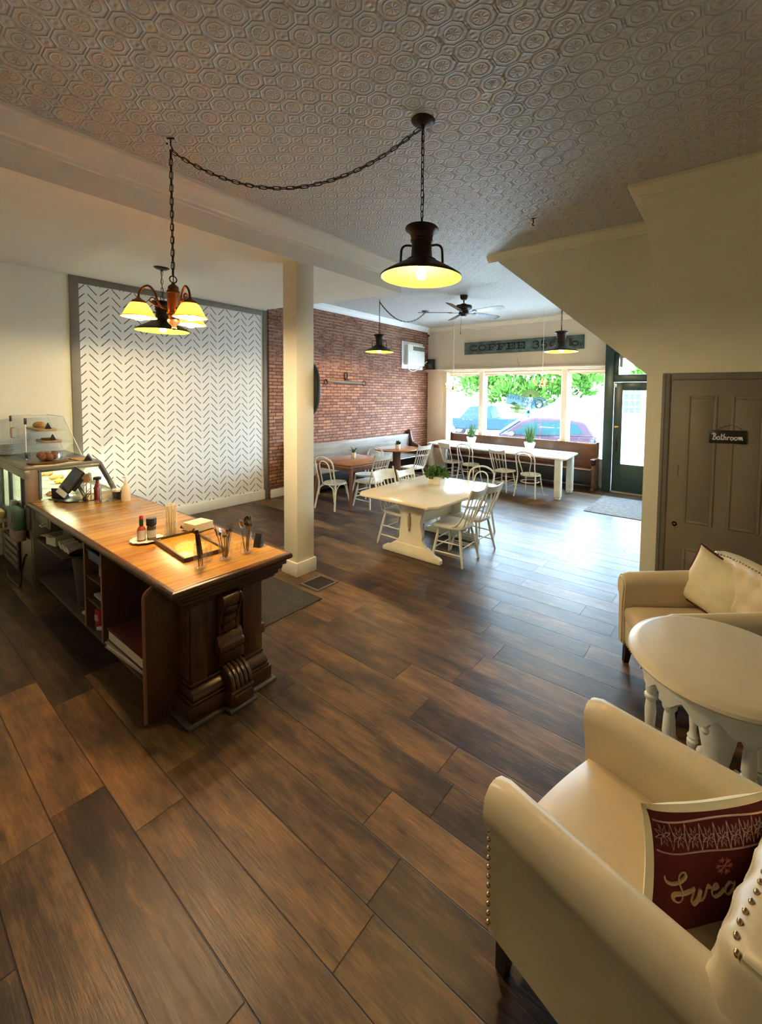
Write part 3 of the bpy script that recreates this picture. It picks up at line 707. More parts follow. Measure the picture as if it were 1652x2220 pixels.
p0 = pendant('barn pendant with lit bulb hanging nearest over the open floor', P1)
def rel(o, p):
    v = Vector(p) - o.location; v.rotate(Matrix.Rotation(-o.rotation_euler.z, 3, 'Z')); return v
lamps = [(p0, P1)]
for lab, loc in (('barn pendant hanging from the lowered ceiling behind the three shade chandelier', (-5.66, 2.28, 2.775)),
                 ('barn pendant hanging in front of the brick wall', (-5.91, 6.39, 2.905)),
                 ('barn pendant hanging in front of the carved green sign', (-2.50, 7.35, 2.83))):
    lamps.append((dup(p0, loc, R(30), lab), Vector(loc)))
def canopy(o, p, name='canopy', r=.085):
    q = rel(o, p)
    b = B(); b.lathe([(0, -.045), (.012, -.045), (.016, -.03), (.055, -.022), (.08, -.008), (.085, 0), (0, 0)], (q.x, q.y, q.z), 24); b.obj(name, 'blackmetal', o)
for k, (o, p) in enumerate(lamps):
    zt = 3.535 if k == 1 else ceilz(p.x, p.y)
    b = B(); top = rel(o, (p.x, p.y, zt - .04))
    chain_links(b, [(0, 0, .415), tuple(top)]); b.tube([(0, 0, .37), (.012, .006, .37 + .3 * (top.z - .37)), (-.008, 0, .37 + .6 * (top.z - .37)), tuple(top)], .0028, 5)
    b.obj('chain', 'blackmetal', o)
    if k in (0, 1): canopy(o, (p.x, p.y, zt))
    elif k == 2:
        b = B(); b.tube([tuple(top + Vector((0, 0, -.02))), tuple(top + Vector((0, 0, .04)))], .006, 6); b.obj('ceiling_hook', 'blackmetal', o)
        e = (-5.83, 7.83, ceilz(-5.83, 7.83)); canopy(o, e)
        pts = sag((p.x, p.y, zt - .05), (e[0], e[1], e[2] - .03), .30); b = B(); L = [rel(o, q) for q in pts]; chain_links(b, L, .07, .012, .004); b.tube(L, .004, 5); b.obj('swag_chain', 'blackmetal', o)
    else:
        canopy(o, (p.x, p.y, zt))

# three shade chandelier on a swag chain
H0 = Vector((-3.34, 1.42, 0)); HZ = ceilz(H0.x, H0.y)
ch = thing('chandelier', 'bronze chandelier with three lit amber glass shades above the service counter', 'chandelier', (H0.x, H0.y, 2.5))
b = B(); b.lathe([(0, .335), (.010, .335), (.014, .325), (.030, .312), (.036, .298), (.034, .285), (.043, .275), (.044, .262), (.040, .258), (.040, .125), (.046, .12), (.046, .108), (.036, .1), (.034, .078), (.042, .07), (.042, .055), (.03, .04), (.018, .03), (.013, .015), (.018, .006), (.010, -.002), (0, -.005)], seg=24); b.obj('column', 'bronze', ch, ang=40)
b = B(); b.tube([(0, .024 * math.cos(a), .36 + .024 * math.sin(a)) for a in [2 * PI * i / 16 for i in range(16)]], .0045, 6, closed=True); b.obj('ring', 'blackmetal', ch)
for k in range(3):
    a = math.atan2(-.92, -.39) + k * 2 * PI / 3 - R(2); ca, sa = math.cos(a), math.sin(a)
    q = lambda r_, z_: (ca * r_, sa * r_, z_)
    b = B(); b.tube(spline([q(.04, .15), q(.075, .155), q(.10, .20), q(.115, .255), (ca * .15, sa * .15, .295), q(.187, .275), q(.207, .235), q(.210, .20)], 6), .0075, 8)
    b.tube(spline([q(.075, .16), q(.12, .165), q(.145, .19), q(.135, .215), q(.115, .21), q(.118, .195)], 5), .005, 6)
    b.obj('arm', 'bronze', ch)
    cx_, cy_ = ca * .21, sa * .21
    b = B(); b.lathe([(0, .205), (.014, .205), (.022, .195), (.040, .185), (.046, .168), (.040, .165)], (cx_, cy_, 0), 18); f_ = b.obj('fitter', 'bronze', ch)
    b = B(); pr = [(.038, .17), (.050, .165), (.068, .138), (.084, .105), (.094, .082), (.107, .076), (.109, .070)]; sg = 48
    vs = [(cx_ + r_ * (1 + (.012 if i % 2 else 0)) * math.cos(2 * PI * i / sg), cy_ + r_ * (1 + (.012 if i % 2 else 0)) * math.sin(2 * PI * i / sg), z_) for i in range(sg) for r_, z_ in pr]; m = len(pr)
    b.faces(vs, [(i * m + j, ((i + 1) % sg) * m + j, ((i + 1) % sg) * m + j + 1, i * m + j + 1) for i in range(sg) for j in range(m - 1)]); s_ = b.obj('glass_shade', 'shadeglass', ch, ang=60)
    b = B(); b.tube([(cx_ + .109 * math.cos(2 * PI * i / 32), cy_ + .109 * math.sin(2 * PI * i / 32), .070) for i in range(32)], .003, 5, closed=True); b.obj('rim', 'bronze', s_)
    b = B(); b.lathe([(0, .045), (.022, .05), (.035, .068), (.037, .084), (.028, .108), (.017, .13), (.016, .16)], (cx_, cy_, 0), 16); b.obj('bulb', 'bulb', ch)
rc = lambda p: Vector(p) - ch.location
top = rc((H0.x, H0.y, HZ - .10))
b = B(); chain_links(b, [(0, 0, .39), top]); b.tube([(0, 0, .34), (.01, 0, .7), (-.008, .004, 1.0), top], .003, 5); b.obj('chain', 'blackmetal', ch)
b = B(); b.tube([rc((H0.x, H0.y, HZ)), rc((H0.x, H0.y, HZ - .05)), rc((H0.x + .012, H0.y + .01, HZ - .085)), rc((H0.x, H0.y, HZ - .10))], .005, 6); b.tube([rc((H0.x - .02, H0.y - .014, HZ - .004)), rc((H0.x + .02, H0.y + .014, HZ - .004))], .006, 6); b.ball(rc((H0.x - .02, H0.y - .015, HZ - .04)), .007); b.obj('ceiling_hook', 'blackmetal', ch)
b = B(); L = [rc(q) for q in sag((H0.x, H0.y, HZ - .09), (P1.x - .02, P1.y - .01, C1z - .05), .33, 24)]
chain_links(b, L, .062, .012, .0034); b.tube([q + Vector((0, 0, .004 * math.sin(i))) for i, q in enumerate(L)], .0028, 5); b.obj('swag_chain', 'blackmetal', ch)

t = thing('ceiling_hook', 'small empty dark hook in the ceiling near the slanted stair wall', 'hook', (-1.83, 4.38, ceilz(-1.83, 4.38)))
b = B(); b.tube([(-.02, 0, -.002), (.022, .006, -.002)], .006, 6); b.obj('plate', 'blackmetal', t)
b = B(); b.tube(spline([(0, 0, 0), (.004, 0, -.04), (-.008, 0, -.06), (.0, 0, -.078), (.012, 0, -.07)], 4), .005, 6); b.obj('hook', 'blackmetal', t)

# ceiling fan
f = thing('ceiling_fan', 'dark ceiling fan with five blades near the front windows', 'fan', (-4.29, 7.0, 3.56))
fz = ceilz(-4.29, 7.0) - 3.56
b = B(); b.lathe([(0, fz), (.075, fz), (.072, fz - .05), (.05, fz - .085), (.016, fz - .09)], seg=24); b.obj('canopy', 'blackmetal', f)
b = B(); b.tube([(0, 0, fz - .08), (0, 0, .22)], .014, 10); b.obj('downrod', 'blackmetal', f)
b = B(); b.lathe([(0, .245), (.05, .24), (.06, .22), (.15, .205), (.158, .19), (.155, .15), (.12, .125), (.09, .115), (.085, .08), (.1, .06), (.1, .045), (.06, .02), (.045, 0), (0, -.002)], seg=32); b.obj('motor', 'blackmetal', f)
for k in range(5):
    a = R(212 + 72 * k); tr = Matrix.Rotation(a, 4, 'Z')
    b = B(); tt = tr @ Matrix.Translation((0, 0, .075)) @ Matrix.Rotation(R(-14), 4, 'X')
    b.prism([(.22, -.055), (.78, -.075), (.86, -.06), (.885, -.02), (.885, .02), (.86, .06), (.78, .075), (.22, .055)], 'xy', -.004, .004, tr=tt); bl = b.obj('blade', 'pewdark', f)
    b = B(); b.prism([(.08, -.018), (.2, -.02), (.27, -.045), (.3, 0), (.27, .045), (.2, .02), (.08, .018)], 'xy', -.012, -.005, tr=tt); b.obj('blade_bracket', 'blackmetal', bl)
b = B(); b.tube([(-.03, -.04, .0), (-.035, -.045, -.30)], .0025, 5); b.tube([(-.035, -.045, -.30), (-.035, -.045, -.345)], .007, 8); b.obj('pull_chain', 'blackmetal', f)

# small brass chandeliers in the window
def brass(label, loc, amber, lit, hook, sw):
    t = thing('brass_chandelier', label, 'chandelier', loc, R(20), 'small brass chandeliers by the windows')
    b = B(); b.lathe([(0, .16), (.012, .155), (.02, .13), (.010, .11), (.010, .07), (.022, .06), (.03, .04), (.024, .015), (.045, .0), (.04, -.025), (.012, -.045), (.012, -.06), (0, -.07)], seg=18); b.obj('column', 'brass', t)
    n_ = 5
    for k in range(n_):
        a = 2 * PI * k / n_ + 2.6; ca, sa = math.cos(a), math.sin(a)
        b = B(); b.tube(spline([(ca * r_, sa * r_, z_) for r_, z_ in ((.02, .0), (.08, -.035), (.16, -.03), (.215, .015), (.22, .05))], 5), .009, 6); ar = b.obj('arm', 'brass', t)
        b = B(); b.lathe([(.012, .05), (.034, .056), (.036, .062), (.014, .066), (.012, .10)], (ca * .22, sa * .22, 0), 12)
        b.obj('candle_cup', 'brass', ar)
        b = B(); b.lathe([(0, .165), (.006, .155), (.014, .13), (.012, .11), (.008, .1)], (ca * .22, sa * .22, 0), 10); b.obj('bulb', 'bulbsmall' if k in lit else 'jar', ar)
    zt = ceilz(loc[0], loc[1]); b = B(); L = [rel(t, (loc[0] + .01 * (i % 2), loc[1], lerp(loc[2] + .16, zt, i / 12))) for i in range(13)]
    b.tube(L, .006, 6); chain_links(b, [(0, 0, .15), (0, 0, .4)], .05, .01, .003); b.obj('cord', 'trimwhite', t)
    b = B(); L = [rel(t, q) for q in sag((loc[0], loc[1], zt - .05), sw, .16)]; b.tube(L, .006, 6); b.obj('swag_cord', 'trimwhite', t)
    return t
brass('small brass chandelier with candle bulbs hanging in front of the narrow left window', (-5.97, 9.28, 2.22), False, (0,), None, (-4.6, 9.5, ceilz(-4.6, 9.5) - .12))
brass('small brass chandelier hanging in front of the wide middle window below the carved sign', (-3.54, 9.22, 2.33), True, (1, 3), None, (-4.55, 9.5, ceilz(-4.55, 9.5) - .12))
# ------------------------------------------------------------------ chairs
def spindle_chair(label, loc, rz, style=0, group='white spindle back chairs', sc=1):
    """faces +y; seat centre over the empty"""
    t = thing('spindle_chair', label, 'chair', loc, rz, group, sc)
    sh = [(-.205, .15), (-.19, .195), (-.10, .215), (.10, .215), (.19, .195), (.205, .15), (.195, -.05), (.165, -.17), (.10, -.205), (-.10, -.205), (-.165, -.17), (-.195, -.05)]
    b = B(); b.prism(sh, 'xy', .425, .462, .012); b.obj('seat', 'chair', t)
    legs = {}
    for sx_ in (-1, 1):
        for sy_ in (-1, 1):
            a = V(sx_ * .135, sy_ * .14, .43); e = V(sx_ * .205, sy_ * (.205 if sy_ > 0 else .225), 0); legs[sx_, sy_] = (a, e)
            b = B(); b.tube([e, e.lerp(a, .05), e.lerp(a, .55), e.lerp(a, .8), a], [.011, .013, .019, .017, .013], 8); b.obj('leg', 'chair', t)
    P_ = lambda k, h: legs[k][1].lerp(legs[k][0], h / .43)
    for sx_ in (-1, 1):
        for h in (.13, .25):
            b = B(); b.tube([P_((sx_, -1), h), P_((sx_, -1), h).lerp(P_((sx_, 1), h), .5), P_((sx_, 1), h)], [.007, .010, .007], 7); b.obj('stretcher', 'chair', t)
    for sy_, h in ((1, .17), (1, .28), (-1, .21)):
        b = B(); b.tube([P_((-1, sy_), h), P_((-1, sy_), h).lerp(P_((1, sy_), h), .5), P_((1, sy_), h)], [.007, .010, .007], 7); b.obj('stretcher', 'chair', t)
    yb = lambda z: -.175 - .165 * ((z - .46) / .5) ** 1.0
    top = .93 if style != 2 else .90
    for sx_ in (-1, 1):
        if style == 2:      # the posts curve up out of the front of the seat
            pts = spline([(sx_ * .17, .02, .45), (sx_ * .178, -.09, .468), (sx_ * .185, -.17, .54), (sx_ * .19, yb(.72) , .72), (sx_ * .20, yb(top + .03), top + .03)], 6)
        else: pts = [(sx_ * .165, -.165, .45), (sx_ * .178, yb(.6), .6), (sx_ * .19, yb(.78), .78), (sx_ * .205, yb(top + .035), top + .035)]
        b = B(); b.tube(pts, [lerp(.017, .012, i / (len(pts) - 1)) for i in range(len(pts))], 8, flat=.8); b.obj('back_post', 'chair', t)
    hh = {0: .085, 1: .12, 2: .085, 3: .07}[style]
    b = B(); vs = []; K = 12
    for i in range(K + 1):
        u = lerp(-1, 1, i / K); x = u * .205; bow = -.028 * (1 - u * u)
        ztop = top + (.012 * (1 - u * u) if style == 1 else .035 * abs(u) ** 3)
        for dy, z in ((-.011, top - hh), (-.011, ztop), (.011, ztop), (.011, top - hh)): vs.append((x, yb(z) + bow + dy, z))
    fs = [(i * 4 + q, i * 4 + (q + 1) % 4, i * 4 + 4 + (q + 1) % 4, i * 4 + 4 + q) for i in range(K) for q in range(4)] + [(0, 1, 2, 3), tuple(K * 4 + q for q in range(4))]
    b.faces(vs, fs); b.obj('top_rail', 'chair', t)
    n_ = {0: 5, 1: 5, 2: 4, 3: 4}[style]
    for i in range(n_):
        u = lerp(-.66, .66, i / (n_ - 1)); a = V(u * .165, -.17 - .02 * (1 - u * u), .455); e = V(u * .20, yb(top - hh + .01) - .028 * (1 - u * u), top - hh + .01)
        b = B()
        if style == 3: b.tube([a, a.lerp(e, .45), a.lerp(e, .52), a.lerp(e, .72), a.lerp(e, .9), e], [.008, .008, .013, .016, .011, .008], 8, flat=.6, up=(0, 1, 0))
        else: b.tube([a, a.lerp(e, .45), e], [.007, .0095, .006], 7)
        b.obj('spindle', 'chair', t)
    if style == 0:
        for zc in (.72,):
            b = B(); b.tube([(-.19, yb(zc) - .0, zc), (0, yb(zc) - .025, zc), (.19, yb(zc), zc)], .0075, 7); b.obj('stretcher', 'chair', t)
    return t

def bentwood_chair(label, loc, rz, style=0, group='white bentwood chairs', sc=1):
    t = thing('bentwood_chair', label, 'chair', loc, rz, group, sc)
    b = B(); b.lathe([(0, .448), (.17, .447), (.185, .452), (.203, .455), (.207, .44), (.203, .425), (.185, .42), (0, .42)], seg=32); b.obj('seat', 'chair', t)
    rear = lambda s_: [(s_ * .235, -.265, 0), (s_ * .212, -.225, .22), (s_ * .195, -.195, .44), (s_ * .195, -.235, .62)]
    if style == 1:    # waisted back whose inner loop crosses low
        hoop = [(.205, -.262, .78), (.165, -.30, .895), (0, -.32, .935), (-.165, -.30, .895), (-.205, -.262, .78)]
    else: hoop = [(.205, -.268, .78), (.168, -.305, .89), (0, -.325, .945), (-.168, -.305, .89), (-.205, -.268, .78)]
    b = B(); pts = spline(rear(1) + hoop + rear(-1)[::-1], 6); b.tube(pts, [.016 if p.z < .5 else .0135 for p in pts], 8); b.obj('back_frame', 'chair', t)
    if style == 1: inn = [(.075, -.20, .445), (.088, -.225, .56), (.13, -.265, .74), (.125, -.295, .84), (0, -.315, .895), (-.125, -.295, .84), (-.13, -.265, .74), (-.088, -.225, .56), (-.075, -.20, .445)]
    else: inn = [(.11, -.195, .445), (.112, -.228, .60), (.112, -.262, .74), (.085, -.29, .83), (0, -.305, .868), (-.085, -.29, .83), (-.112, -.262, .74), (-.112, -.228, .60), (-.11, -.195, .445)]
    b = B(); b.tube(spline(inn, 6), .010, 8); b.obj('inner_hoop', 'chair', t)
    for s_ in (-1, 1):
        b = B(); b.tube(spline([(s_ * .20, .20, 0), (s_ * .185, .165, .14), (s_ * .165, .135, .32), (s_ * .15, .13, .43)], 5), [.011] * 5 + [.014] * 6 + [.017] * 5, 8); b.obj('leg', 'chair', t)
    if style == 2:
        for a0, a1 in (((-.20, -.205), (-.165, .135)), ((.20, -.205), (.165, .135)), ((-.165, .14), (.165, .14)), ((-.20, -.215), (.20, -.215))):
            a0, a1 = V(*a0, 0), V(*a1, 0); b = B()
            pp = [a0.lerp(a1, u) + V(0, 0, z) for u, z in ((.02, .24), (.08, .34), (.2, .40), (.35, .425))]; b.tube(spline(pp, 5), .009, 7)
            pp = [a0.lerp(a1, u) + V(0, 0, z) for u, z in ((.98, .24), (.92, .34), (.8, .40), (.65, .425))]; b.tube(spline(pp, 5), .009, 7)
            b.obj('brace', 'chair', t)
    else:
        b = B(); b.tube([(.185 * math.cos(2 * PI * i / 28), -.02 + .185 * math.sin(2 * PI * i / 28), .30) for i in range(28)], .0095, 8, closed=True); b.obj('ring_stretcher', 'chair', t)
    return t
SP = 'white spindle back chairs'
bentwood_chair('white bentwood chair at the near side of the square brown table', (-5.81, 5.13, 0), R(6), 2, sc=1.0)
c2 = bentwood_chair('white bentwood chair tucked under the far side of the square brown table', (-5.95, 6.05, 0), R(180), 0)
c3 = spindle_chair('white spindle chair with its back to us at the square brown table', (-5.37, 5.57, 0), R(88), 0, sc=1.03)
dup(c3, (-5.66, 7.22, 0), R(86), 'white spindle chair at the round brown pedestal table', sc=1.03)
spindle_chair('white chair with a tall plain top rail left of the trestle table', (-3.66, 4.41, 0), R(-92), 1, sc=1.04)
spindle_chair('white spindle chair behind the leafy planter left of the trestle table', (-3.72, 4.96, 0), R(-90), 0, sc=.96)
c8 = spindle_chair('white low spindle chair at the near right corner of the trestle table', (-2.76, 4.385, 0), R(92), 2, sc=1.02)
dup(c8, (-2.76, 4.825, 0), R(86), 'white low spindle chair further along the right side of the trestle table', sc=1.0)
dup(c2, (-3.07, 5.36, 0), R(184), 'white bentwood chair at the window end of the trestle table', sc=1.02)
spindle_chair('white spindle chair at the left end of the long white window table', (-5.52, 8.62, 0), R(-14), 1, sc=.96)
c11 = bentwood_chair('white bentwood chair next to the leftmost spindle chair at the long window table', (-4.93, 8.47, 0), R(-2), 1)
spindle_chair('white arrow back chair in the middle of the long white window table', (-3.99, 8.30, 0), R(-6), 3, sc=.96)
dup(c11, (-3.34, 8.18, 0), R(-3), 'white bentwood chair nearest the thick right leg of the long window table')

# ------------------------------------------------------------------ tables and benches
t = thing('trestle_table', 'cream lacquered trestle table with a shaped pedestal at each end', 'table', (-3.37, 4.73, 0))
top = [(-.56, -.84), (.54, -.84), (.635, -.74), (.655, 0), (.64, .74), (.54, .84), (-.58, .76), (-.67, .66), (-.665, 0), (-.64, -.74)]
b = B(); b.prism(top, 'xy', .712, .752, .012, seg=3); b.obj('tabletop', 'tablecream', t)
b = B(); b.box(-.42, .44, -.62, .60, .66, .712, .006); b.obj('apron', 'tablepaint', t)
for y in (-.60, .36):
    xc = .12 if y < 0 else .10
    b = B(); half = [(.21, .70), (.20, .62), (.165, .52), (.15, .44), (.165, .36), (.185, .30), (.18, .24), (.20, .20), (.235, .165), (.25, .15)]
    b.prism([(xc + x, z) for x, z in half] + [(xc - x, z) for x, z in half[::-1]], 'xz', y - .022, y + .022, .006); pd = b.obj('pedestal', 'tablepaint', t)
    b = B(); hf = [(.46, .0), (.46, .05), (.42, .075), (.36, .085), (.30, .125), (.25, .155)]
    b.prism([(xc + x, z) for x, z in hf] + [(xc - x, z) for x, z in hf[::-1]], 'xz', y - .035, y + .035, .010); b.obj('foot', 'tablepaint', t)
    b = B(); b.box(xc - .030, xc + .008, y - .05, y + .03, .385, .52, .005); b.box(xc - .016, xc + .002, y - .055, y - .02, .33, .56, .005); b.obj('wedge', plain('raw wedge wood', (.42, .34, .22), .6), pd)
b = B(); b.box(.085, .125, -.60, .36, .36, .50, .008); b.obj('stretcher_board', 'tablepaint', t)

t = thing('square_table', 'square orange brown wooden table with splayed legs in front of the long bench', 'table', (-5.86, 5.62, 0))
b = B(); b.prism(rrect(-.49, .49, -.53, .56, .02), 'xy', .775, .80, .006); b.prism(rrect(-.50, .50, -.545, .575, .02), 'xy', .745, .768, .005); b.obj('tabletop', 'tablebrown', t)
b = B(); b.box(-.42, .44, -.46, .48, .66, .745, .004); b.obj('apron', 'tableleg', t)
for sx_, sy_, dx, dy in ((1, -1, .05, -.06), (-1, -1, -.06, -.10), (1, 1, .05, .06), (-1, 1, -.05, .06)):
    b = B(); a = V(sx_ * .42 + .01, sy_ * .45, .74); e = V(sx_ * .42 + dx, sy_ * .45 + dy, 0)
    b.tube([e, e.lerp(a, .6), a], [.022, .034, .037], 4, up=(1, 1, 0)); b.obj('leg', 'tableleg', t)

t = thing('round_table', 'round reddish brown pedestal table beside the long bench', 'table', (-6.47, 7.62, 0))
b = B(); b.lathe([(0, .775), (.50, .775), (.52, .768), (.525, .755), (.515, .742), (.47, .735), (0, .735)], seg=48); b.obj('tabletop', 'tablebrown', t)
b = B(); b.lathe([(.20, .735), (.14, .70), (.10, .68), (.092, .60), (.10, .4), (.12, .25), (.13, .12), (.10, .1)], seg=20); b.obj('pedestal', 'tableleg', t)
for k in range(4):
    a = PI / 4 + k * PI / 2; b = B(); b.tube(spline([(.06 * math.cos(a), .06 * math.sin(a), .16), (.15 * math.cos(a), .15 * math.sin(a), .12), (.25 * math.cos(a), .25 * math.sin(a), .03), (.29 * math.cos(a), .29 * math.sin(a), .02)], 5), [.032] * 6 + [.026] * 5 + [.02] * 5, 8); b.obj('foot', 'tableleg', t)

t = thing('long_table', 'long glossy white table with thick worn legs along the front windows', 'table', (-4.5, 8.9, 0))
pl = [(-1.83, -.26), (1.80, -.75), (1.87, -.68), (1.80, .34), (1.70, .40), (-1.84, .60), (-1.92, .54)]
b = B(); b.prism(pl, 'xy', .795, .832, .010); b.obj('tabletop', 'tablewhite', t)
b = B(); b.prism([(-1.76, -.16), (1.70, -.63), (1.70, .28), (-1.76, .46)], 'xy', .71, .795, .004); b.obj('apron', 'tableleg', t)
for x, y in ((1.715, -.66), (1.71, .10), (-1.74, -.16), (-1.74, .42)):
    b = B(); b.prism([(-.066, -.066), (.066, -.066), (.066, .066), (-.066, .066)], 'xy', .03, .795, .018, tr=Matrix.Translation((x, y, 0)), seg=1)
    b.box(x - .05, x + .05, y - .05, y + .05, 0, .03, .006); b.obj('leg', 'whitewash', t)

# long bench along the brick wall
t = thing('church_bench', 'long grey wooden bench with a dark scrolled end along the brick wall', 'bench', (XB, 7.0, 0))
y0, y1 = -1.82, 1.93
b = B(); b.prism([(.06, .44), (.62, .43), (.63, .445), (.62, .462), (.06, .475)], 'xz', y0, y1, .004); b.obj('seat', 'greybench', t)
b = B(); b.prism([(.045, .40), (.07, .98), (.10, .99), (.115, .97), (.10, .42)], 'xz', y0, y1, .006); b.obj('backrest', 'greybench', t)
b = B(); b.box(.50, .54, y0, y1, .10, .43, .004); b.obj('front_rail', 'espresso', t)
b = B(); pr = spline([(.02, 0, 0), (.02, .5, 0), (.015, .9, 0), (.03, 1.06, 0), (.09, 1.085, 0), (.14, 1.05, 0), (.17, .92, 0), (.24, .76, 0), (.38, .69, 0), (.55, .675, 0), (.645, .66, 0), (.66, .62, 0), (.60, .55, 0), (.56, .45, 0), (.58, .2, 0), (.64, .05, 0), (.64, 0, 0)], 4)
b.prism([(p.x, p.y) for p in pr], 'xz', y1 - .005, y1 + .05, .006); e = b.obj('end_panel', 'pewdark', t)
b = B(); b.tube([(p.x, y1 + .022, p.y + .006) for p in pr[12:48]], .022, 8, flat=.5); b.obj('arm_cap', 'pewdark', e)
b = B(); b.prism([(p.x, p.y) for p in pr], 'xz', y0 - .05, y0 + .005, .006); b.obj('end_panel', 'pewdark', t)

t = thing('church_pew', 'long brown wooden church pew with a scrolled end below the front windows', 'bench', (-4.35, 9.62, 0))
x0, x1 = -1.93, 1.89
b = B(); b.prism([(-.235, .435), (.13, .42), (.13, .455), (-.235, .465), (-.25, .45)], 'yz', x0, x1, .004); b.obj('seat', 'pew', t)
b = B(); b.prism([(.09, .36), (.13, .36), (.20, .97), (.20, 1.0), (.155, 1.005), (.145, .975)], 'yz', x0, x1, .006); b.obj('backrest', 'pew', t)
b = B(); b.box(x0, x1, -.19, -.165, .12, .43, .003); b.obj('front_rail', 'espresso', t)
pr = spline([(-.20, 0, 0), (-.20, .05, 0), (-.17, .12, 0), (-.175, .5, 0), (-.22, .58, 0), (-.26, .60, 0), (-.265, .655, 0), (-.20, .67, 0), (.02, .675, 0), (.09, .72, 0), (.115, .85, 0), (.12, .98, 0), (.15, 1.035, 0), (.205, 1.03, 0), (.22, .97, 0), (.195, .80, 0), (.19, .5, 0), (.20, .1, 0), (.23, .04, 0), (.23, 0, 0)], 4)
for xx in (x0 - .05, x1):
    b = B(); b.prism([(p.x, p.y) for p in pr], 'yz', xx, xx + .055, .006); e = b.obj('end_panel', 'pewdark', t)
    b = B(); b.box(xx - .02, xx + .075, -.275, .06, .67, .695, .008); b.obj('arm_cap', 'pew', e)
    b = B(); b.box(xx - .012, xx + .067, -.225, .225, 0, .05, .01); b.box(xx - .006, xx + .061, -.185, -.10, .05, .56, .006); b.obj('trim_molding', 'pew', e)

# ------------------------------------------------------------------ plants
def leafblob(b, c, r, n, size, up=.3, flat=1.0):
    for i in range(n):
        a = random.uniform(0, 2 * PI); e = math.asin(random.uniform(-.2, 1)); rr = r * random.uniform(.5, 1)
        d = V(math.cos(a) * math.cos(e), math.sin(a) * math.cos(e), math.sin(e) * flat); p = Vector(c) + d * rr
        s_ = d.cross(V(random.uniform(-1, 1), random.uniform(-1, 1), random.uniform(-1, 1))).normalized(); q = (d + V(0, 0, up)).normalized(); L = size * random.uniform(.7, 1.2)
        nrm = s_.cross(q) * L * .12
        b.faces([p - q * L * .4, p + s_ * L * .3 + nrm, p + q * L * .6, p - s_ * L * .3 + nrm, p - nrm], [(0, 1, 2, 4), (0, 4, 2, 3)])
def grass(b, c, h, n, spread):
    for i in range(n):
        a = random.uniform(0, 2 * PI); k = random.uniform(.1, 1) * spread; hh = h * random.uniform(.55, 1)
        p0 = Vector(c) + V(math.cos(a), math.sin(a), 0) * k * .25; p2 = Vector(c) + V(math.cos(a) * k, math.sin(a) * k, hh); p1 = p0.lerp(p2, .5) + V(0, 0, hh * .12)
        b.tube([p0, p1, p2], [.004, .0032, .0006], 4)
def hexpot(label, loc, gh, n, name='grass_pot'):
    t = thing(name, label, 'plant', loc, R(15), 'white six sided pots of grass on the window table', 1.22)
    b = B(); b.lathe([(.055, 0), (.06, .01), (.098, .125), (.103, .13), (.103, .158), (.092, .158), (.088, .12), (0, .12)], seg=6); b.obj('pot', 'offwhite', t, ang=20)
    b = B(); grass(b, (0, 0, .12), gh, n, .16); leafblob(b, (0, 0, .2), .085, 60, .05, 1.2); b.obj('foliage', 'leaf', t, flip=False)
    return t
hexpot('white pot of tall grass on the window table facing the narrow window', (-5.23, 9.0, .832), .32, 110)
hexpot('white pot of bushy grass on the window table facing the parked car', (-3.655, 8.86, .832), .36, 110)
t = thing('succulent_pot', 'small white cup with a dark spreading succulent on the square brown table', 'plant', (-5.97, 5.74, .80))
b = B(); b.lathe([(.036, 0), (.040, .006), (.046, .11), (.042, .11), (.040, .09), (0, .09)], seg=20); b.obj('pot', 'offwhite', t)
b = B()
for k in range(11):
    a = k * 2.4; h_ = random.uniform(.04, .13); r_ = random.uniform(.05, .12)
    b.tube(spline([(0, 0, .085), (r_ * .5 * math.cos(a), r_ * .5 * math.sin(a), .085 + h_ * .8), (r_ * math.cos(a), r_ * math.sin(a), .085 + h_)], 5), [.006, .009, .012, .013, .013, .012, .011, .009, .006, .003, .001], 6, flat=.4)
b.obj('foliage', 'leafdark', t)
t = thing('succulent_pot', 'small white cup with a round green succulent on the round brown table', 'plant', (-6.33, 7.50, .775))
b = B(); b.lathe([(.052, 0), (.056, .006), (.060, .11), (.056, .11), (.054, .09), (0, .09)], seg=20); b.obj('pot', 'offwhite', t)
b = B(); leafblob(b, (0, 0, .12), .055, 70, .06, .6); b.ball((0, 0, .13), .035); b.obj('foliage', 'leafdark', t, flip=False)
t = thing('planter_box', 'square ribbed white planter with a leafy green plant on the trestle table', 'plant', (-3.49, 5.02, .752), R(8))
b = B(); b.prism(rrect(-.095, .095, -.095, .095, .012, 2), 'xy', 0, .115, .004)
for i in range(13):
    for s_ in (-1, 1):
        u = -.084 + i * .014; b.box(u - .004, u + .004, s_ * .095 - .003, s_ * .095 + .003, .004, .112); b.box(s_ * .095 - .003, s_ * .095 + .003, u - .004, u + .004, .004, .112)
b.obj('pot', 'offwhite', t)
b = B(); leafblob(b, (0, 0, .12), .185, 300, .062, .6, .75); leafblob(b, (0, 0, .1), .10, 120, .05, .6, .8); b.obj('foliage', 'leaf', t, flip=False)
t = thing('spiky_plant', 'spiky blue green potted plant on the window sill by the green door', 'plant', (-2.545, 9.955, .662))
b = B(); b.lathe([(.04, 0), (.055, .15), (.058, .16), (.05, .16), (0, .14)], seg=18, sy=.65); b.obj('pot', 'offwhite', t)
b = B()
for i in range(60):
    a = random.uniform(0, 2 * PI); z = random.uniform(.16, .52); L = (.56 - z) * .36 + .03
    b.tube([(0, 0, z), (L * .6 * math.cos(a), L * .22 * math.sin(a), z + L * .35), (L * math.cos(a), L * .28 * math.sin(a), z + L * .5)], [.006, .007, .001], 4, flat=.4)
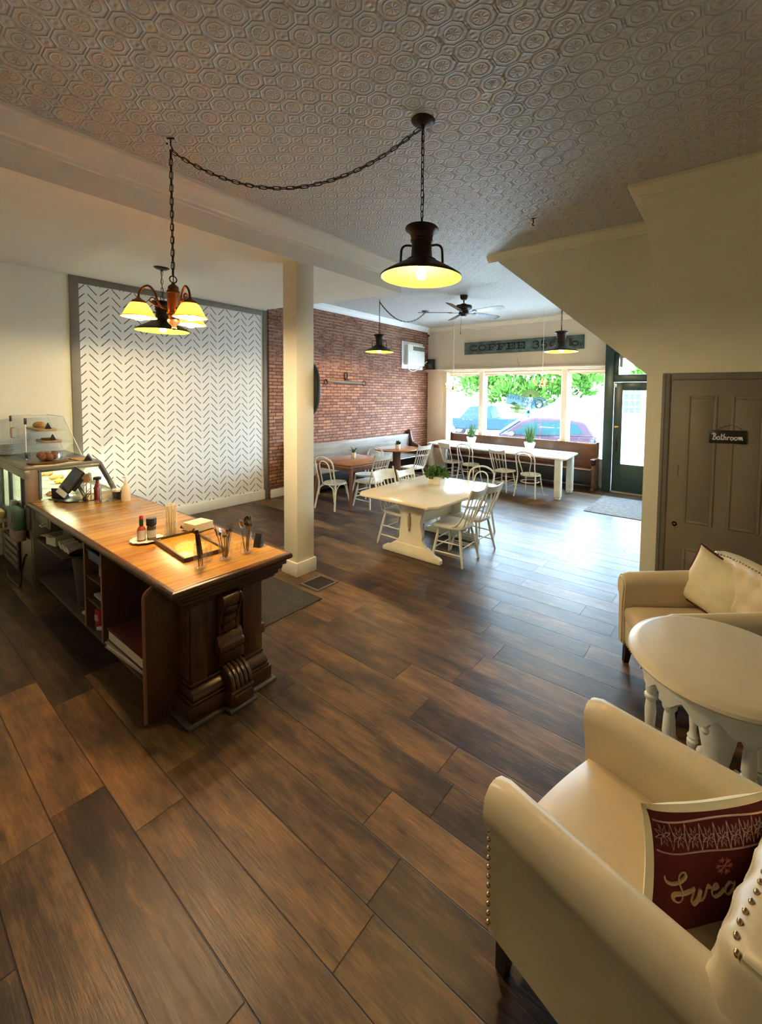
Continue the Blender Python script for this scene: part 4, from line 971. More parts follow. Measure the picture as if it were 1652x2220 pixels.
b.tube([(0, 0, .15), (0, 0, .58)], [.007, .003], 6); b.obj('foliage', plain('blue green leaves', (.06, .16, .13), .5, var=.3), t)

# ------------------------------------------------------------------ mats and vent
b = B(); b.prism(rrect(-4.12, -3.255, 1.93, 2.71, .01, 2), 'xy', 0, .008)
tag(b.obj('floor_mat', 'mat'), 'dark brown ribbed mat beside the service counter and square post', 'mat')
b = B(); b.prism(rrect(-2.12, -1.0, 7.68, 9.12, .02, 2), 'xy', 0, .010)
tag(b.obj('door_mat', 'mat2'), 'grey entrance mat in front of the green door', 'mat')
t = thing('floor_vent', 'dark floor vent grille beside the square post', 'vent', (-3.56, 2.925, 0))
b = B()
for u in ((-.145, .145, -.145, -.115), (-.145, .145, .115, .145), (-.145, -.115, -.115, .115), (.115, .145, -.115, .115)): b.box(u[0], u[1], u[2], u[3], 0, .008, .002)
b.obj('frame', plain('worn vent frame', (.09, .07, .055), .5), t)
b = B(); b.box(-.115, .115, -.115, .115, 0, .003)
for i in range(11): b.box(-.115, .115, -.105 + i * .0205, -.098 + i * .0205, .003, .006)
b.obj('grille', 'espresso', t)
# ------------------------------------------------------------------ armchairs, round side table, cushions
def armchair(label, loc, rz):
    """front is +y, floor at 0, about .74 wide"""
    t = thing('armchair', label, 'armchair', loc, rz, 'cream leather armchairs')
    W, yf, yb_ = .368, .375, -.385
    for s_ in (-1, 1):
        b = B(); prof = []
        out = [(.016, .15), (.012, .535), (.006, .548), (-.010, .565), (-.016, .61), (-.006, .665), (.022, .698), (.050, .708), (.080, .698), (.104, .668), (.108, .62), (.095, .55), (.085, .45), (.085, .15)]
        K = 14; rows = []
        for i in range(K + 1):
            y = lerp(yb_, yf, i / K); rise = .035 * (1 - i / K) ** 1.5
            drop = 0 if y < yf - .06 else .020 * ((y - yf + .06) / .06) ** 2
            rows.append([V(s_ * (W - x), y + (-.012 * (1 - z / .7) if i == K else 0), z + (rise if z > .3 else 0) - (drop if z > .5 else 0)) for x, z in out])
        m = len(out); vs = [v for r_ in rows for v in r_]
        fs = [(i * m + q, i * m + (q + 1) % m, (i + 1) * m + (q + 1) % m, (i + 1) * m + q) for i in range(K) for q in range(m)] + [tuple(range(m)), tuple(K * m + q for q in range(m))]
        b.faces(vs, fs)
        bmesh.ops.recalc_face_normals(b.bm, faces=b.bm.faces[:])
        fe = [e for e in b.bm.edges if all(v.co.y > yf - .02 for v in e.verts)]
        bmesh.ops.bevel(b.bm, geom=fe, offset=.012, segments=2, affect='EDGES', clamp_overlap=True)
        arm = b.obj('arm', 'leather', t, ang=50)
        for i in range(11):
            z = lerp(.53, .19, i / 10); bb = B(); bb.ball((s_ * (W - .010), yf - .016 - .010 * (1 - z / .7), min(z, .53)), .0082, (1, 1, 1), 2); bb.obj('nailhead', 'nail', arm)
    b = B(); K, J = 14, 10; vs = []
    for i in range(K + 1):
        for j in range(J + 1):
            u, w_ = lerp(-1, 1, i / K), j / J; y = lerp(-.30, .345 + .018 * (1 - u * u), w_)
            vs.append((u * .282, y, .452 + .022 * (1 - u ** 4) * (1 - (2 * w_ - 1) ** 6) - (.012 if j == J else 0)))
    n1 = len(vs)
    for i in range(K + 1):
        u = lerp(-1, 1, i / K)
        vs += [(u * .282, .355 + .018 * (1 - u * u), .40), (u * .282, .345 + .018 * (1 - u * u), .345), (u * .282, -.30, .345)]
    fs = [(i * (J + 1) + j, (i + 1) * (J + 1) + j, (i + 1) * (J + 1) + j + 1, i * (J + 1) + j + 1) for i in range(K) for j in range(J)]
    for i in range(K):
        a, c = i * (J + 1) + J, (i + 1) * (J + 1) + J; a1, c1 = n1 + i * 3, n1 + i * 3 + 3
        fs += [(a, c, c1, a1), (a1, c1, c1 + 1, a1 + 1), (a1 + 1, c1 + 1, c1 + 2, a1 + 2)]
    b.faces(vs, fs); b.obj('seat_cushion', 'leatherdark', t, ang=50)
    b = B(); pl = [(-.285, -.33)] + [(lerp(-.285, .285, i / 10), .346 + .018 * (1 - (2 * i / 10 - 1) ** 2)) for i in range(11)] + [(.285, -.33)]
    b.prism(pl, 'xy', .165, .345, .008); ap = b.obj('seat_rail', 'leather', t)
    for i in range(19):
        u = lerp(-.96, .96, i / 18); bb = B(); bb.ball((u * .28, .350 + .018 * (1 - u * u), .185), .0075, (1, .7, 1), 1); bb.obj('nailhead', 'nail', ap)
    # tufted back: grid bent backwards
    b = B(); K, J = 44, 30; f_, k_ = [], []
    top = lambda u: .90 - .035 * abs(u) ** 2.2
    def Fp(u, w_):
        z = lerp(.45, top(u), w_); y = -.265 - .085 * w_ - .02 * (1 - u * u)
        a, c = u * 2.6, w_ * 3.0 - .35
        d = 1e9
        for (ci, cj) in [(i + (.5 if j % 2 else 0), j) for i in range(-4, 4) for j in range(0, 4)]:
            d = min(d, math.hypot(a - ci, (c - cj) * .8))
        p = min(1, d / .62); tuft = .045 * (p ** .7)
        edge = max(0, (abs(u) - .86) / .14) ** 2 + max(0, (w_ - .90) / .10) ** 2
        return V(u * (W + .0), y + tuft * (1 - min(1, edge)) - .02 * min(1, edge), z)
    g = [[Fp(lerp(-1, 1, i / K), j / J) for j in range(J + 1)] for i in range(K + 1)]
    vs = [v for r_ in g for v in r_]; n1 = len(vs)
    vs += [V(v.x * 1.0, -.385 - .08 * (v.z - .15), v.z if j else .16) for r_ in g for j, v in enumerate(r_)]
    q = lambda i, j: i * (J + 1) + j
    fs = [(q(i, j), q(i + 1, j), q(i + 1, j + 1), q(i, j + 1)) for i in range(K) for j in range(J)]
    fs += [tuple(n1 + a for a in f[::-1]) for f in fs[:]]
    for i in range(K): fs += [(q(i, J), q(i + 1, J), n1 + q(i + 1, J), n1 + q(i, J)), (q(i + 1, 0), q(i, 0), n1 + q(i, 0), n1 + q(i + 1, 0))]
    for j in range(J): fs += [(q(0, j + 1), q(0, j), n1 + q(0, j), n1 + q(0, j + 1)), (q(K, j), q(K, j + 1), n1 + q(K, j + 1), n1 + q(K, j))]
    b.faces(vs, fs); bk = b.obj('backrest', 'leather', t, ang=60)
    for i in range(25):
        u = lerp(-.97, .97, i / 24); v = Fp(u, .985); bb = B(); bb.ball((v.x, v.y + .012, v.z - .006), .0085, (1, .8, 1), 2); bb.obj('nailhead', 'nail', bk)
    for x, y, dx, dy in ((-.31, .30, -.0, .02), (.31, .30, .0, .02), (-.30, -.32, -.01, -.05), (.30, -.32, .01, -.05)):
        b = B(); b.tube([(x + dx, y + dy, 0), (x, y, .17)], [.026, .042], 4, up=(1, 1, 0)); b.obj('leg', 'espresso', t)
    return t
A1 = armchair('cream leather armchair standing in front of the bathroom door', (-.165, 3.40, 0), R(125))
A2 = armchair('cream leather armchair nearest the camera with the red snowflake cushion', (-.200, 1.52, 0), R(75))

def pillow(label, c, right, nrm, size, th, roll, welt=True):
    t = thing('cushion', label, 'cushion', c); nr = Vector(nrm).normalized(); rg = Vector(right); rg = (rg - nr * rg.dot(nr)).normalized(); up_ = nr.cross(rg)
    rr = Matrix.Rotation(R(roll), 3, nr); rg = rr @ rg; up_ = rr @ up_
    def P(u, v, s_=1, off=0):
        cu = 1 - .10 * (1 - v * v) ** .8; cv = 1 - .10 * (1 - u * u) ** .8      # concave edges, pointed corners
        h = th * ((1 - u ** 4) * (1 - v ** 4)) ** .55 * s_ + .006 * math.sin(5 * u + 2 * v) * (1 - u * u) * (1 - v * v)
        return rg * (u * cu * size[0]) + up_ * (v * cv * size[1]) + nr * (h + off * s_)
    K = 22
    for s_, nm in ((1, 'front_panel'), (-1, 'back_panel')):
        b = B(); rng = [lerp(-1, 1, i / K) for i in range(K + 1)]
        e = .955 if s_ > 0 and welt else 1
        vs = [P(u * e, v * e, s_, .0008) for u in rng for v in rng]
        if s_ < 0:   # the cream back wraps round the seam
            pass
        fs = [(i * (K + 1) + j, (i + 1) * (K + 1) + j, (i + 1) * (K + 1) + j + 1, i * (K + 1) + j + 1) for i in range(K) for j in range(K)]
        b.faces(vs, fs); b.obj(nm, 'red' if s_ > 0 else 'pillowcream', t, ang=80)
    if not welt:
        b = B(); n_ = 16
        b.tube([P(x, y, 1) + nr * .010 for x, y in [(lerp(-1, 1, i / n_), -1) for i in range(n_)] + [(1, lerp(-1, 1, i / n_)) for i in range(n_)] + [(lerp(1, -1, i / n_), 1) for i in range(n_)] + [(-1, lerp(1, -1, i / n_)) for i in range(n_)]], .014, 6, closed=True); b.obj('seam', 'red', t)
        return t, P
    b = B(); n_ = 20; vs = []                    # cream welt from the red panel's rim to the back panel's rim
    ring_ = lambda e, s_: [P(x * e, y * e, s_) for x, y in [(lerp(-1, 1, i / n_), -1) for i in range(n_)] + [(1, lerp(-1, 1, i / n_)) for i in range(n_)] + [(lerp(1, -1, i / n_), 1) for i in range(n_)] + [(-1, lerp(1, -1, i / n_)) for i in range(n_)]]
    r1, r2_ = ring_(.953, 1), ring_(1, -1); m = len(r1)
    b.faces(r1 + r2_, [(i, (i + 1) % m, m + (i + 1) % m, m + i) for i in range(m)]); b.obj('seam', 'pillowcream', t, ang=80)
    return t, P
c2_, P2 = pillow('crimson cushion with a snowflake band and Swea lettering on the nearest armchair', (-.010, 1.535, .60), (.66, .75, .0), (.75, -.66, .14), (.25, .185), .055, -6)
b = B(); st = lambda pts, w, per=1: b.tube([P2(p[0], p[1], 1, .0022) for p in (spline([(x, y, 0) for x, y in pts], per) if per > 1 else pts)], w, 5, flat=.4)
for v in (.87, .44): st([(lerp(-.93, .93, i / 30), v - .03 * math.cos(i / 30 * PI * 2)) for i in range(31)], .0030)
for k in range(9):
    cu, cv = -.84 + k * .21, .655
    star = []
    for i in range(16):
        a = i * PI / 8 + PI / 8; rr_ = .155 if i % 2 == 0 else .07
        star.append((cu + rr_ * .62 * math.cos(a), cv + rr_ * math.sin(a)))
    st(star + [star[0]], .0022)
    for i in range(4):
        a = i * PI / 4; st([(cu - .05 * math.cos(a), cv - .08 * math.sin(a)), (cu + .05 * math.cos(a), cv + .08 * math.sin(a))], .0013)
    st([(cu + .105, cv + .19), (cu + .075, cv), (cu + .105, cv - .19)], .0014); st([(cu + .105, cv + .19), (cu + .135, cv), (cu + .105, cv - .19)], .0014)
b.obj('snowflake_band', 'pink', c2_)
b = B()
for i in range(6):
    a = i * PI / 3; e = (.0 + .11 * math.cos(a), .20 + .13 * math.sin(a)); st([(.0, .20), e], .0022)
    for s_ in (-1, 1):
        for kk in (.55, .8):
            m_ = (lerp(.0, e[0], kk), lerp(.20, e[1], kk)); st([m_, (m_[0] + .045 * math.cos(a + s_ * .9), m_[1] + .055 * math.sin(a + s_ * .9))], .0017)
b.obj('snowflake', 'pinkred', c2_)
b = B(); sw = lambda x, y: (-.84 + x * .335, -.36 + y * .42)
for g_, w_ in (([(-.05, 1.0), (-.02, .86), (.12, .80), (.32, .82), (.58, .92), (.74, 1.06), (.70, 1.2), (.55, 1.16), (.46, 1.0), (.52, .75), (.62, .5), (.60, .24), (.44, .14), (.28, .22), (.24, .36), (.36, .44), (.7, .46), (1.0, .52)], .0058),
               ([(1.0, .52), (1.16, .58), (1.10, .36), (1.02, .14), (1.14, .04), (1.34, .18), (1.46, .5), (1.40, .2), (1.50, .06), (1.68, .18), (1.80, .5), (1.84, .56), (1.95, .46)], .0066),
               ([(1.95, .46), (2.1, .42), (2.26, .5), (2.24, .62), (2.10, .56), (2.02, .3), (2.12, .12), (2.36, .2), (2.55, .42)], .0058),
               ([(2.95, .6), (2.78, .68), (2.62, .46), (2.62, .24), (2.76, .18), (2.92, .4), (3.0, .7), (2.96, .3), (3.1, .24), (3.3, .42)], .0050)):
    st([sw(*p) for p in g_], w_, 5)
b.obj('lettering', 'goldthread', c2_)
pillow('cream backed cushion with a dark red front leaning in the armchair before the bathroom door', (-.055, 3.70, .665), (-.92, .20, .0), (.20, .92, -.32), (.215, .215), .075, 20, False)

# round white side table with turned legs
t = thing('side_table', 'round cream side table with turned white legs between the two armchairs', 'table', (0.0, 2.54, 0))
b = B(); b.lathe([(0, .752), (.375, .752), (.395, .748), (.405, .742), (.42, .735), (.427, .722), (.422, .712), (.405, .708), (.40, .70), (0, .70)], seg=64); b.obj('tabletop', 'roundtop', t)
b = B(); seg = 96; vs = []
for i in range(seg):
    a = 2 * PI * i / seg; zz_ = .622 - .022 * abs(math.sin(a * 8)) + .018 * math.cos(a * 8 * 2)
    for r_, z in ((.375, .70), (.375, .655), (.368, .65), (.366, zz_), (.345, zz_), (.345, .70)): vs.append((r_ * math.cos(a), r_ * math.sin(a), z))
b.faces(vs, [(i * 6 + q, ((i + 1) % seg) * 6 + q, ((i + 1) % seg) * 6 + (q + 1) % 6, i * 6 + (q + 1) % 6) for i in range(seg) for q in range(6)]); b.obj('apron', 'whitewash', t)
turn = [(0, .0), (.022, .0), (.030, .02), (.030, .05), (.020, .06), (.030, .075), (.020, .09), (.018, .12), (.026, .22), (.030, .30), (.024, .36), (.034, .375), (.034, .39), (.024, .40), (.030, .42), (.026, .50), (.022, .53), (.034, .55), (.036, .57), (.036, .70), (0, .70)]
for k in range(6):
    a = R(232) + k * PI / 3; b = B(); b.lathe(turn, (.315 * math.cos(a), .315 * math.sin(a), 0), 14)
    b.box(-.036, .036, -.036, .036, .57, .66, .005, tr=Matrix.Translation((.315 * math.cos(a), .315 * math.sin(a), 0)) @ Matrix.Rotation(a, 4, 'Z')); lg = b.obj('leg', 'whitewash', t)
    b = B(); ca, sa = math.cos(a + PI / 6), math.sin(a + PI / 6)
    b.lathe([(0, .66), (.016, .65), (.014, .60), (.020, .585), (.012, .57), (.018, .555), (.010, .54), (0, .535)], (.33 * ca, .33 * sa, 0), 10); b.obj('drop_finial', 'whitewash', t)
b = B(); b.lathe([(0, .02), (.10, .02), (.11, .05), (.10, .08), (.06, .12), (.055, .2), (.075, .3), (.09, .38), (.07, .44), (.05, .48), (.065, .52), (.09, .56), (.10, .70)], seg=24); b.obj('pedestal', 'whitewash', t)
for k in range(4):
    a = R(15) + k * PI / 2; b = B(); b.tube(spline([(.08 * math.cos(a), .08 * math.sin(a), .14), (.16 * math.cos(a), .16 * math.sin(a), .10), (.24 * math.cos(a), .24 * math.sin(a), .04), (.27 * math.cos(a), .27 * math.sin(a), .03)], 5), [.035] * 8 + [.03] * 8, 8); b.obj('foot', 'whitewash', t)
# ------------------------------------------------------------------ service counter
CZ = .89
t = thing('service_counter', 'long wooden service counter with honey coloured boards and a carved dark end', 'counter', (-4.2, 1.45, 0))
def L(x, y, z=0): return (x + 4.2, y - 1.45, z)
def lb(b, x0, x1, y0, y1, z0, z1, bev=0, **k): return b.box(x0 + 4.2, x1 + 4.2, y0 - 1.45, y1 - 1.45, z0, z1, bev, **k)
b = B(); lb(b, -5.87, -2.605, 1.085, 1.842, .855, .890, .003); b.obj('countertop', 'counter', t)
b = B(); pr = [(0, .842), (.022, .842), (.036, .850), (.040, .866), (.034, .880), (.022, .887), (0, .890)]     # rounded nosing all round the boards
ptsN = [(-5.87, 1.842), (-2.605, 1.842), (-2.605, 1.085), (-5.87, 1.085)]; nN = [(0, 1), (1, 1), (1, -1), (0, -1)]
vs = [L(p[0] + n_[0] * u * .85, p[1] + n_[1] * u * .72, z) for p, n_ in zip(ptsN, nN) for u, z in pr]; k = len(pr)
b.faces(vs, [(i * k + q, i * k + (q + 1) % k, (i + 1) * k + (q + 1) % k, (i + 1) * k + q) for i in range(3) for q in range(k)] + [tuple(range(k)), tuple(3 * k + q for q in range(k))]); b.obj('edge_molding', 'darkoaky', t)
b = B(); lb(b, -5.80, -2.86, 1.785, 1.80, 0, .845); b.obj('front_panel', 'darkoak', t)
b = B(); lb(b, -5.80, -2.86, 1.10, 1.785, .095, .12, .003); b.obj('bottom_shelf', 'shelfwood', t)
b = B(); lb(b, -5.78, -2.86, 1.16, 1.18, 0, .095); b.obj('kick_board', 'espresso', t)
b = B(); lb(b, -5.80, -5.775, 1.075, 1.785, 0, .845, .003); b.obj('side_panel', 'steel', t)
b = B(); b.prism([(1.02 - 1.45, 0), (1.02 - 1.45, .79)] + [(1.02 - 1.45 + .07 * (1 - math.cos(R(a))), .79 + .055 * math.sin(R(a))) for a in range(15, 91, 15)] + [(1.785 - 1.45, .845), (1.785 - 1.45, 0)], 'yz', -2.872 + 4.2, -2.842 + 4.2, .002); ep = b.obj('end_panel', 'panelwood', t)
b = B(); b.tube([L(-2.857, 1.018, .0), L(-2.857, 1.018, .79)] + [L(-2.857, 1.018 + .07 * (1 - math.cos(R(a))), .79 + .055 * math.sin(R(a))) for a in range(15, 91, 15)], .0155, 6, flat=.4); b.obj('edge_band', 'paneledge', ep)
for x in (-3.868, -4.255):
    b = B(); lb(b, x, x + .022, 1.095, 1.785, .12, .845, .002); d_ = b.obj('divider', 'panelwood', t)
    b = B(); lb(b, x, x + .022, 1.090, 1.095, .12, .845); b.obj('edge_band', 'paneledge', d_)
b = B(); lb(b, -5.775, -4.86, 1.10, 1.70, .505, .525, .002); b.obj('shelf', 'shelfwood', t)
b = B(); lb(b, -4.233, -3.868, 1.10, 1.785, .535, .553, .002); b.obj('shelf', 'shelfwood', t)
b = B(); lb(b, -4.233, -3.868, 1.10, 1.785, .345, .363, .002); b.obj('shelf', 'shelfwood', t)
b = B(); lb(b, -3.846, -2.872, 1.36, 1.785, .385, .40, .002); b.obj('shelf', 'shelfwood', t)
b = B(); lb(b, -5.76, -5.22, 1.095, 1.115, .715, .835, .006); lb(b, -5.72, -5.26, 1.088, 1.096, .74, .815, .004); dr = b.obj('drawer', 'steel', t)
b = B(); b.tube([L(-5.42, 1.09, .745), L(-5.42, 1.06, .735), L(-5.33, 1.06, .735), L(-5.33, 1.09, .745)], .006, 6); b.obj('pull', 'whiteplastic', dr)
# carved pedestal end
b = B(); lb(b, -2.84, -2.585, 1.10, 1.83, .815, .842, .006); lb(b, -2.84, -2.61, 1.115, 1.815, .780, .815, .010); lb(b, -2.84, -2.635, 1.135, 1.795, .745, .780, .008); lb(b, -2.84, -2.66, 1.15, 1.78, .72, .745, .006)
b.obj('cornice', 'darkoaky', t)
b = B(); lb(b, -2.84, -2.69, 1.20, 1.68, .2, .73, .004); lb(b, -2.69, -2.672, 1.20, 1.30, .22, .72, .006); lb(b, -2.69, -2.672, 1.54, 1.68, .22, .72, .006); lb(b, -2.79, -2.685, 1.192, 1.20, .24, .70, .003)
b.obj('pilaster', 'darkoak', t)
b = B(); lb(b, -2.84, -2.60, 1.165, 1.71, .0, .115, .004); lb(b, -2.84, -2.612, 1.178, 1.70, .115, .135, .006)
b.prism([(-2.84 + 4.2, .135), (-2.62 + 4.2, .135), (-2.615 + 4.2, .155), (-2.63 + 4.2, .18), (-2.655 + 4.2, .20), (-2.84 + 4.2, .20)], 'xz', 1.185 - 1.45, 1.695 - 1.45, .008); lb(b, -2.84, -2.665, 1.19, 1.69, .20, .225, .008)
b.obj('plinth', 'darkoaky', t)
b = B(); lb(b, -2.84, -2.575, 1.14, 1.735, 0, .022, .004); lb(b, -2.6, -2.505, 1.36, 1.545, 0, .022, .004); b.obj('base_strip', plain('dusty skirting strip', (.085, .075, .06), .6), t)
b = B(); yc = 1.45
def by(y0, y1, pts, bev=.006): b.prism([(x + 4.2, z) for x, z in pts], 'xz', y0 - yc, y1 - yc, bev)
by(1.38, 1.53, [(-2.62, 0), (-2.525, 0), (-2.525, .115), (-2.535, .13), (-2.62, .13)])
by(1.395, 1.515, [(-2.62, .03), (-2.518, .03), (-2.518, .1), (-2.62, .1)], .004)
for i in range(5):      # fluted round top of the foot block
    y_ = 1.385 + i * .029; by(y_, y_ + .025, [(-2.67, .12)] + [(-2.655 + .125 * math.cos(R(a)), .125 + .125 * math.sin(R(a))) for a in range(0, 91, 15)] + [(-2.67, .25)], .006)
by(1.37, 1.54, [(-2.69, .25), (-2.665, .25), (-2.655, .33), (-2.69, .33)])
by(1.355, 1.525, [(-2.69, .33), (-2.655, .33), (-2.625, .36), (-2.625, .395), (-2.64, .41), (-2.645, .435), (-2.665, .46), (-2.69, .47)])
sc_ = spline([(-2.69, .45, 0), (-2.665, .47, 0), (-2.66, .53, 0), (-2.645, .60, 0), (-2.615, .66, 0), (-2.60, .70, 0), (-2.615, .735, 0), (-2.69, .745, 0)], 5)
by(1.375, 1.485, [(p.x, p.y) for p in sc_])
for y_ in (1.368, 1.484): by(y_, y_ + .014, [(p.x + .008, p.y) for p in sc_], .003)
for z in (.50, .56, .62): by(1.39, 1.47, [(-2.68, z), (-2.640 + (z - .5) * .25, z), (-2.635 + (z - .5) * .25, z + .03), (-2.68, z + .035)])
b.obj('corbel', 'darkoak', t)
b = B(); lb(b, -2.84, -2.72, 1.69, 1.74, .30, .37, .01); lb(b, -2.84, -2.72, 1.68, 1.715, .42, .5, .008); b.obj('side_bracket', 'darkoak', t)

# ---- on the counter
def at(x, y, z=CZ): return (x, y, z)
def jar(name, label, loc, r, h, rim, mug=False, grp=None):
    t = thing(name, label, 'jar', loc, 0, grp)
    b = B(); b.lathe([(0, .004), (r * .85, .004), (r, .015), (r, h * .68), (r * .93, h * .76), (rim, h * .82), (rim, h)], seg=28); b.lathe([(rim + .003, h), (rim + .003, h - .006), (rim, h - .008)], seg=28); b.lathe([(rim + .003, h * .86), (rim + .004, h * .88), (rim + .003, h * .9)], seg=28); b.obj('jar_body', 'jar', t)
    b = B(); b.lathe([(0, 0), (r * .85, 0), (r * .9, .010), (r * .6, .014), (0, .012)], seg=28); b.obj('jar_base', 'jar', t)
    if mug:
        b = B(); b.tube(spline([(r - .003, 0, h * .68), (r + .03, 0, h * .70), (r + .04, 0, h * .52), (r + .03, 0, h * .34), (r - .003, 0, h * .28)], 6), .007, 8, tr=Matrix.Rotation(R(35), 4, 'Z')); b.obj('handle', 'jar', t)
    return t
jar('mason_jar', 'clear mason jar with dark handled knives at the near end of the counter', at(-2.80, 1.325), .040, .175, .034)
jar('mason_jar', 'clear empty looking mason jar right behind the knife jar', at(-2.885, 1.405), .039, .172, .034)
jar('handled_jar', 'glass mug jar full of forks on the counter', at(-2.825, 1.505), .043, .165, .037, True)
jar('mason_jar', 'clear mason jar packed with spoons at the far right end of the counter', at(-2.815, 1.655), .041, .15, .034)
jar('straw_jar', 'glass mug jar full of pale paper straws on the counter', at(-3.645, 1.505), .050, .115, .042, True)
silver = plain('cutlery steel', (.30, .26, .20), .2, 1)
dk = plain('dark knife handle', (.10, .045, .025), .35)
for k in range(3):
    t = thing('table_knife', 'dark handled knife leaning in the knife jar', 'knife', at(-2.806 + .008 * k, 1.315 + .008 * k, CZ + .016), k * .9, 'knives in the mason jar')
    tip = V(.012 - .02 * k, -.014 + .006 * k, .25 - .012 * k); b = B(); b.tube([V(0, 0, .08), V(0, 0, .08).lerp(tip, .5), tip], [.007, .010, .012], 8, flat=.6); b.obj('handle', dk, t)
    b = B(); b.tube([(.004, .002, 0), (0, 0, .08)], [.004, .007], 6, flat=.3); b.obj('blade', silver, t)
for k in range(8):
    a = k * 2.4; t = thing('fork', 'steel fork standing in the glass mug jar', 'fork', at(-2.825 + .014 * math.cos(a), 1.505 + .014 * math.sin(a), CZ + .016), a, 'forks in the glass mug jar')
    lean = V(.035 + .01 * (k % 3), 0, .19 + .012 * (k % 4)); b = B(); b.tube([V(0, 0, 0), lean * .75], [.0045, .003], 6, flat=.5)
    b.tube([lean * .74, lean * .8 + V(.003, 0, 0), lean * .86], [.003, .012, .013], 6, flat=.25)
    for s_ in (-1, -.33, .33, 1): b.tube([lean * .85 + V(0, s_ * .008, 0), lean * 1.02 + V(.004, s_ * .009, 0)], .0018, 5)
    b.obj('fork_body', silver, t)
for k in range(7):
    a = k * 2.5; t = thing('spoon', 'steel spoon standing in the far mason jar', 'spoon', at(-2.815 + .013 * math.cos(a), 1.655 + .013 * math.sin(a), CZ + .016), a, 'spoons in the far mason jar')
    lean = V(.018 + .012 * (k % 3), 0, .205 + .014 * (k % 4)); b = B(); b.tube([V(0, 0, 0), lean * .8], [.0045, .003], 6, flat=.5)
    b.lathe([(0, -.004), (.013, -.001), (.020, .004), (.013, .0005), (0, -.002)], seg=14, sy=1, sx=1.5, tr=Matrix.Translation(lean * .93) @ Matrix.Rotation(R(-78), 4, 'Y')); b.obj('spoon_body', silver, t)
straw = plain('pale paper straw', (.82, .74, .52), .6)
for k in range(22):
    a = k * 2.4; r_ = .030 * math.sqrt((k + .5) / 22); b = B(); b.tube([(0, 0, 0), (r_ * .45 * math.cos(a) + .003, r_ * .45 * math.sin(a), .232 + .012 * ((k * 7) % 5) / 4)], .0032, 7)
    o = b.obj('straw', straw); o.location = at(-3.645 + r_ * math.cos(a), 1.505 + r_ * math.sin(a), CZ + .016); tag(o, 'pale paper straw standing in the glass mug jar', 'straw', 'straws in the glass mug jar')
# plate with sauce bottle and pepper
t = thing('doily_plate', 'small scalloped cream plate under the hot sauce and pepper', 'plate', at(-3.645, 1.325))
b = B(); seg = 72; vs = [(0, 0, .010), (0, 0, 0)]
for i in range(seg):
    a = 2 * PI * i / seg; s_ = 1 + .045 * math.sin(a * 14)
    for r_, z in ((.060, .010), (.070, .014), (.108 * s_, .021), (.108 * s_, .017), (.065, .004), (.06, 0)): vs.append((r_ * math.cos(a), r_ * math.sin(a), z))
fs = []
for i in range(seg):
    j = (i + 1) % seg
    for q in range(5): fs.append((2 + i * 6 + q, 2 + j * 6 + q, 2 + j * 6 + q + 1, 2 + i * 6 + q + 1))
    fs += [(0, 2 + i * 6, 2 + j * 6), (1, 2 + j * 6 + 5, 2 + i * 6 + 5)]
b.faces(vs, fs); b.obj('plate', 'offwhite', t, ang=60)
t = thing('sauce_bottle', 'small hot sauce bottle with a red cap on the scalloped plate', 'bottle', at(-3.655, 1.295, CZ + .011))
b = B(); b.lathe([(0, 0), (.026, 0), (.028, .006), (.028, .088), (.022, .104), (.011, .115), (.011, .125), (0, .125)], seg=20); b.obj('bottle_body', plain('red sauce in glass', (.30, .05, .02), .1), t)
b = B(); b.lathe([(.0285, .012), (.0288, .015), (.0288, .082), (.0285, .085)], seg=20); b.obj('label_paper', plain('grey paper label', (.55, .52, .44), .6), t)
b = B(); b.lathe([(.0125, .118), (.0135, .12), (.0135, .168), (.012, .17)], seg=16); b.obj('neck_wrap', plain('dark green foil', (.02, .07, .03), .4), t)
b = B(); b.lathe([(.0115, .168), (.013, .17), (.013, .192), (.011, .195), (0, .195)], seg=16); b.obj('cap', plain('red cap', (.5, .02, .02), .4), t)
t = thing('pepper_grinder', 'glass pepper bottle with a black cap on the scalloped plate', 'bottle', at(-3.632, 1.355, CZ + .011))
b = B(); b.lathe([(0, 0), (.028, 0), (.030, .005), (.030, .095), (.026, .11), (0, .11)], seg=20); b.obj('bottle_body', plain('peppercorns in glass', (.10, .07, .05), .12, var=.6, scale=120), t)
b = B(); b.lathe([(.0305, .02), (.0308, .022), (.0308, .075), (.0305, .077)], seg=20); b.obj('label_paper', plain('faded label', (.45, .43, .36), .6), t)
b = B(); b.lathe([(.026, .108), (.033, .112), (.034, .118), (.034, .158), (.030, .166), (0, .167)], seg=24); b.obj('cap', 'black', t)
# tray and napkins
t = thing('tray', 'square gilded wooden tray on the counter', 'tray', at(-3.265, 1.47), R(-4))
gold = plain('gilded tray wood', (.52, .29, .03), .28, var=.18, scale=25)
b = B(); b.box(-.285, .285, -.135, .125, .004, .012, .002); b.obj('tray_floor', gold, t)
b = B()
for u in ((-.30, .30, -.15, -.135), (-.30, .30, .125, .14), (-.30, -.285, -.135, .125), (.285, .30, -.135, .125)): b.box(u[0], u[1], u[2], u[3], 0, .030, .004)
b.obj('tray_rim', 'darkoaky', t)
b = B(); b.lathe([(0, .0125), (.075, .0125), (.078, .0122)], seg=40, sx=1.75, sy=1.3, tr=Matrix.Translation((.03, -.0, 0))); b.obj('tray_medallion', plain('bright gilt medallion', (.80, .52, .08), .3, var=.25, scale=60), t)
t = thing('napkin_holder', 'low dark napkin holder carrying a stack of cream paper napkins', 'napkin holder', at(-3.62, 1.70), R(8))
b = B(); b.box(-.085, .085, -.085, .085, 0, .006, .002)
for s_ in (-1, 1): b.tube(spline([(s_ * .085, -.02, .006), (s_ * .10, -.06, .012), (s_ * .085, -.095, .03), (s_ * .08, -.09, .045)], 4), .006, 6)
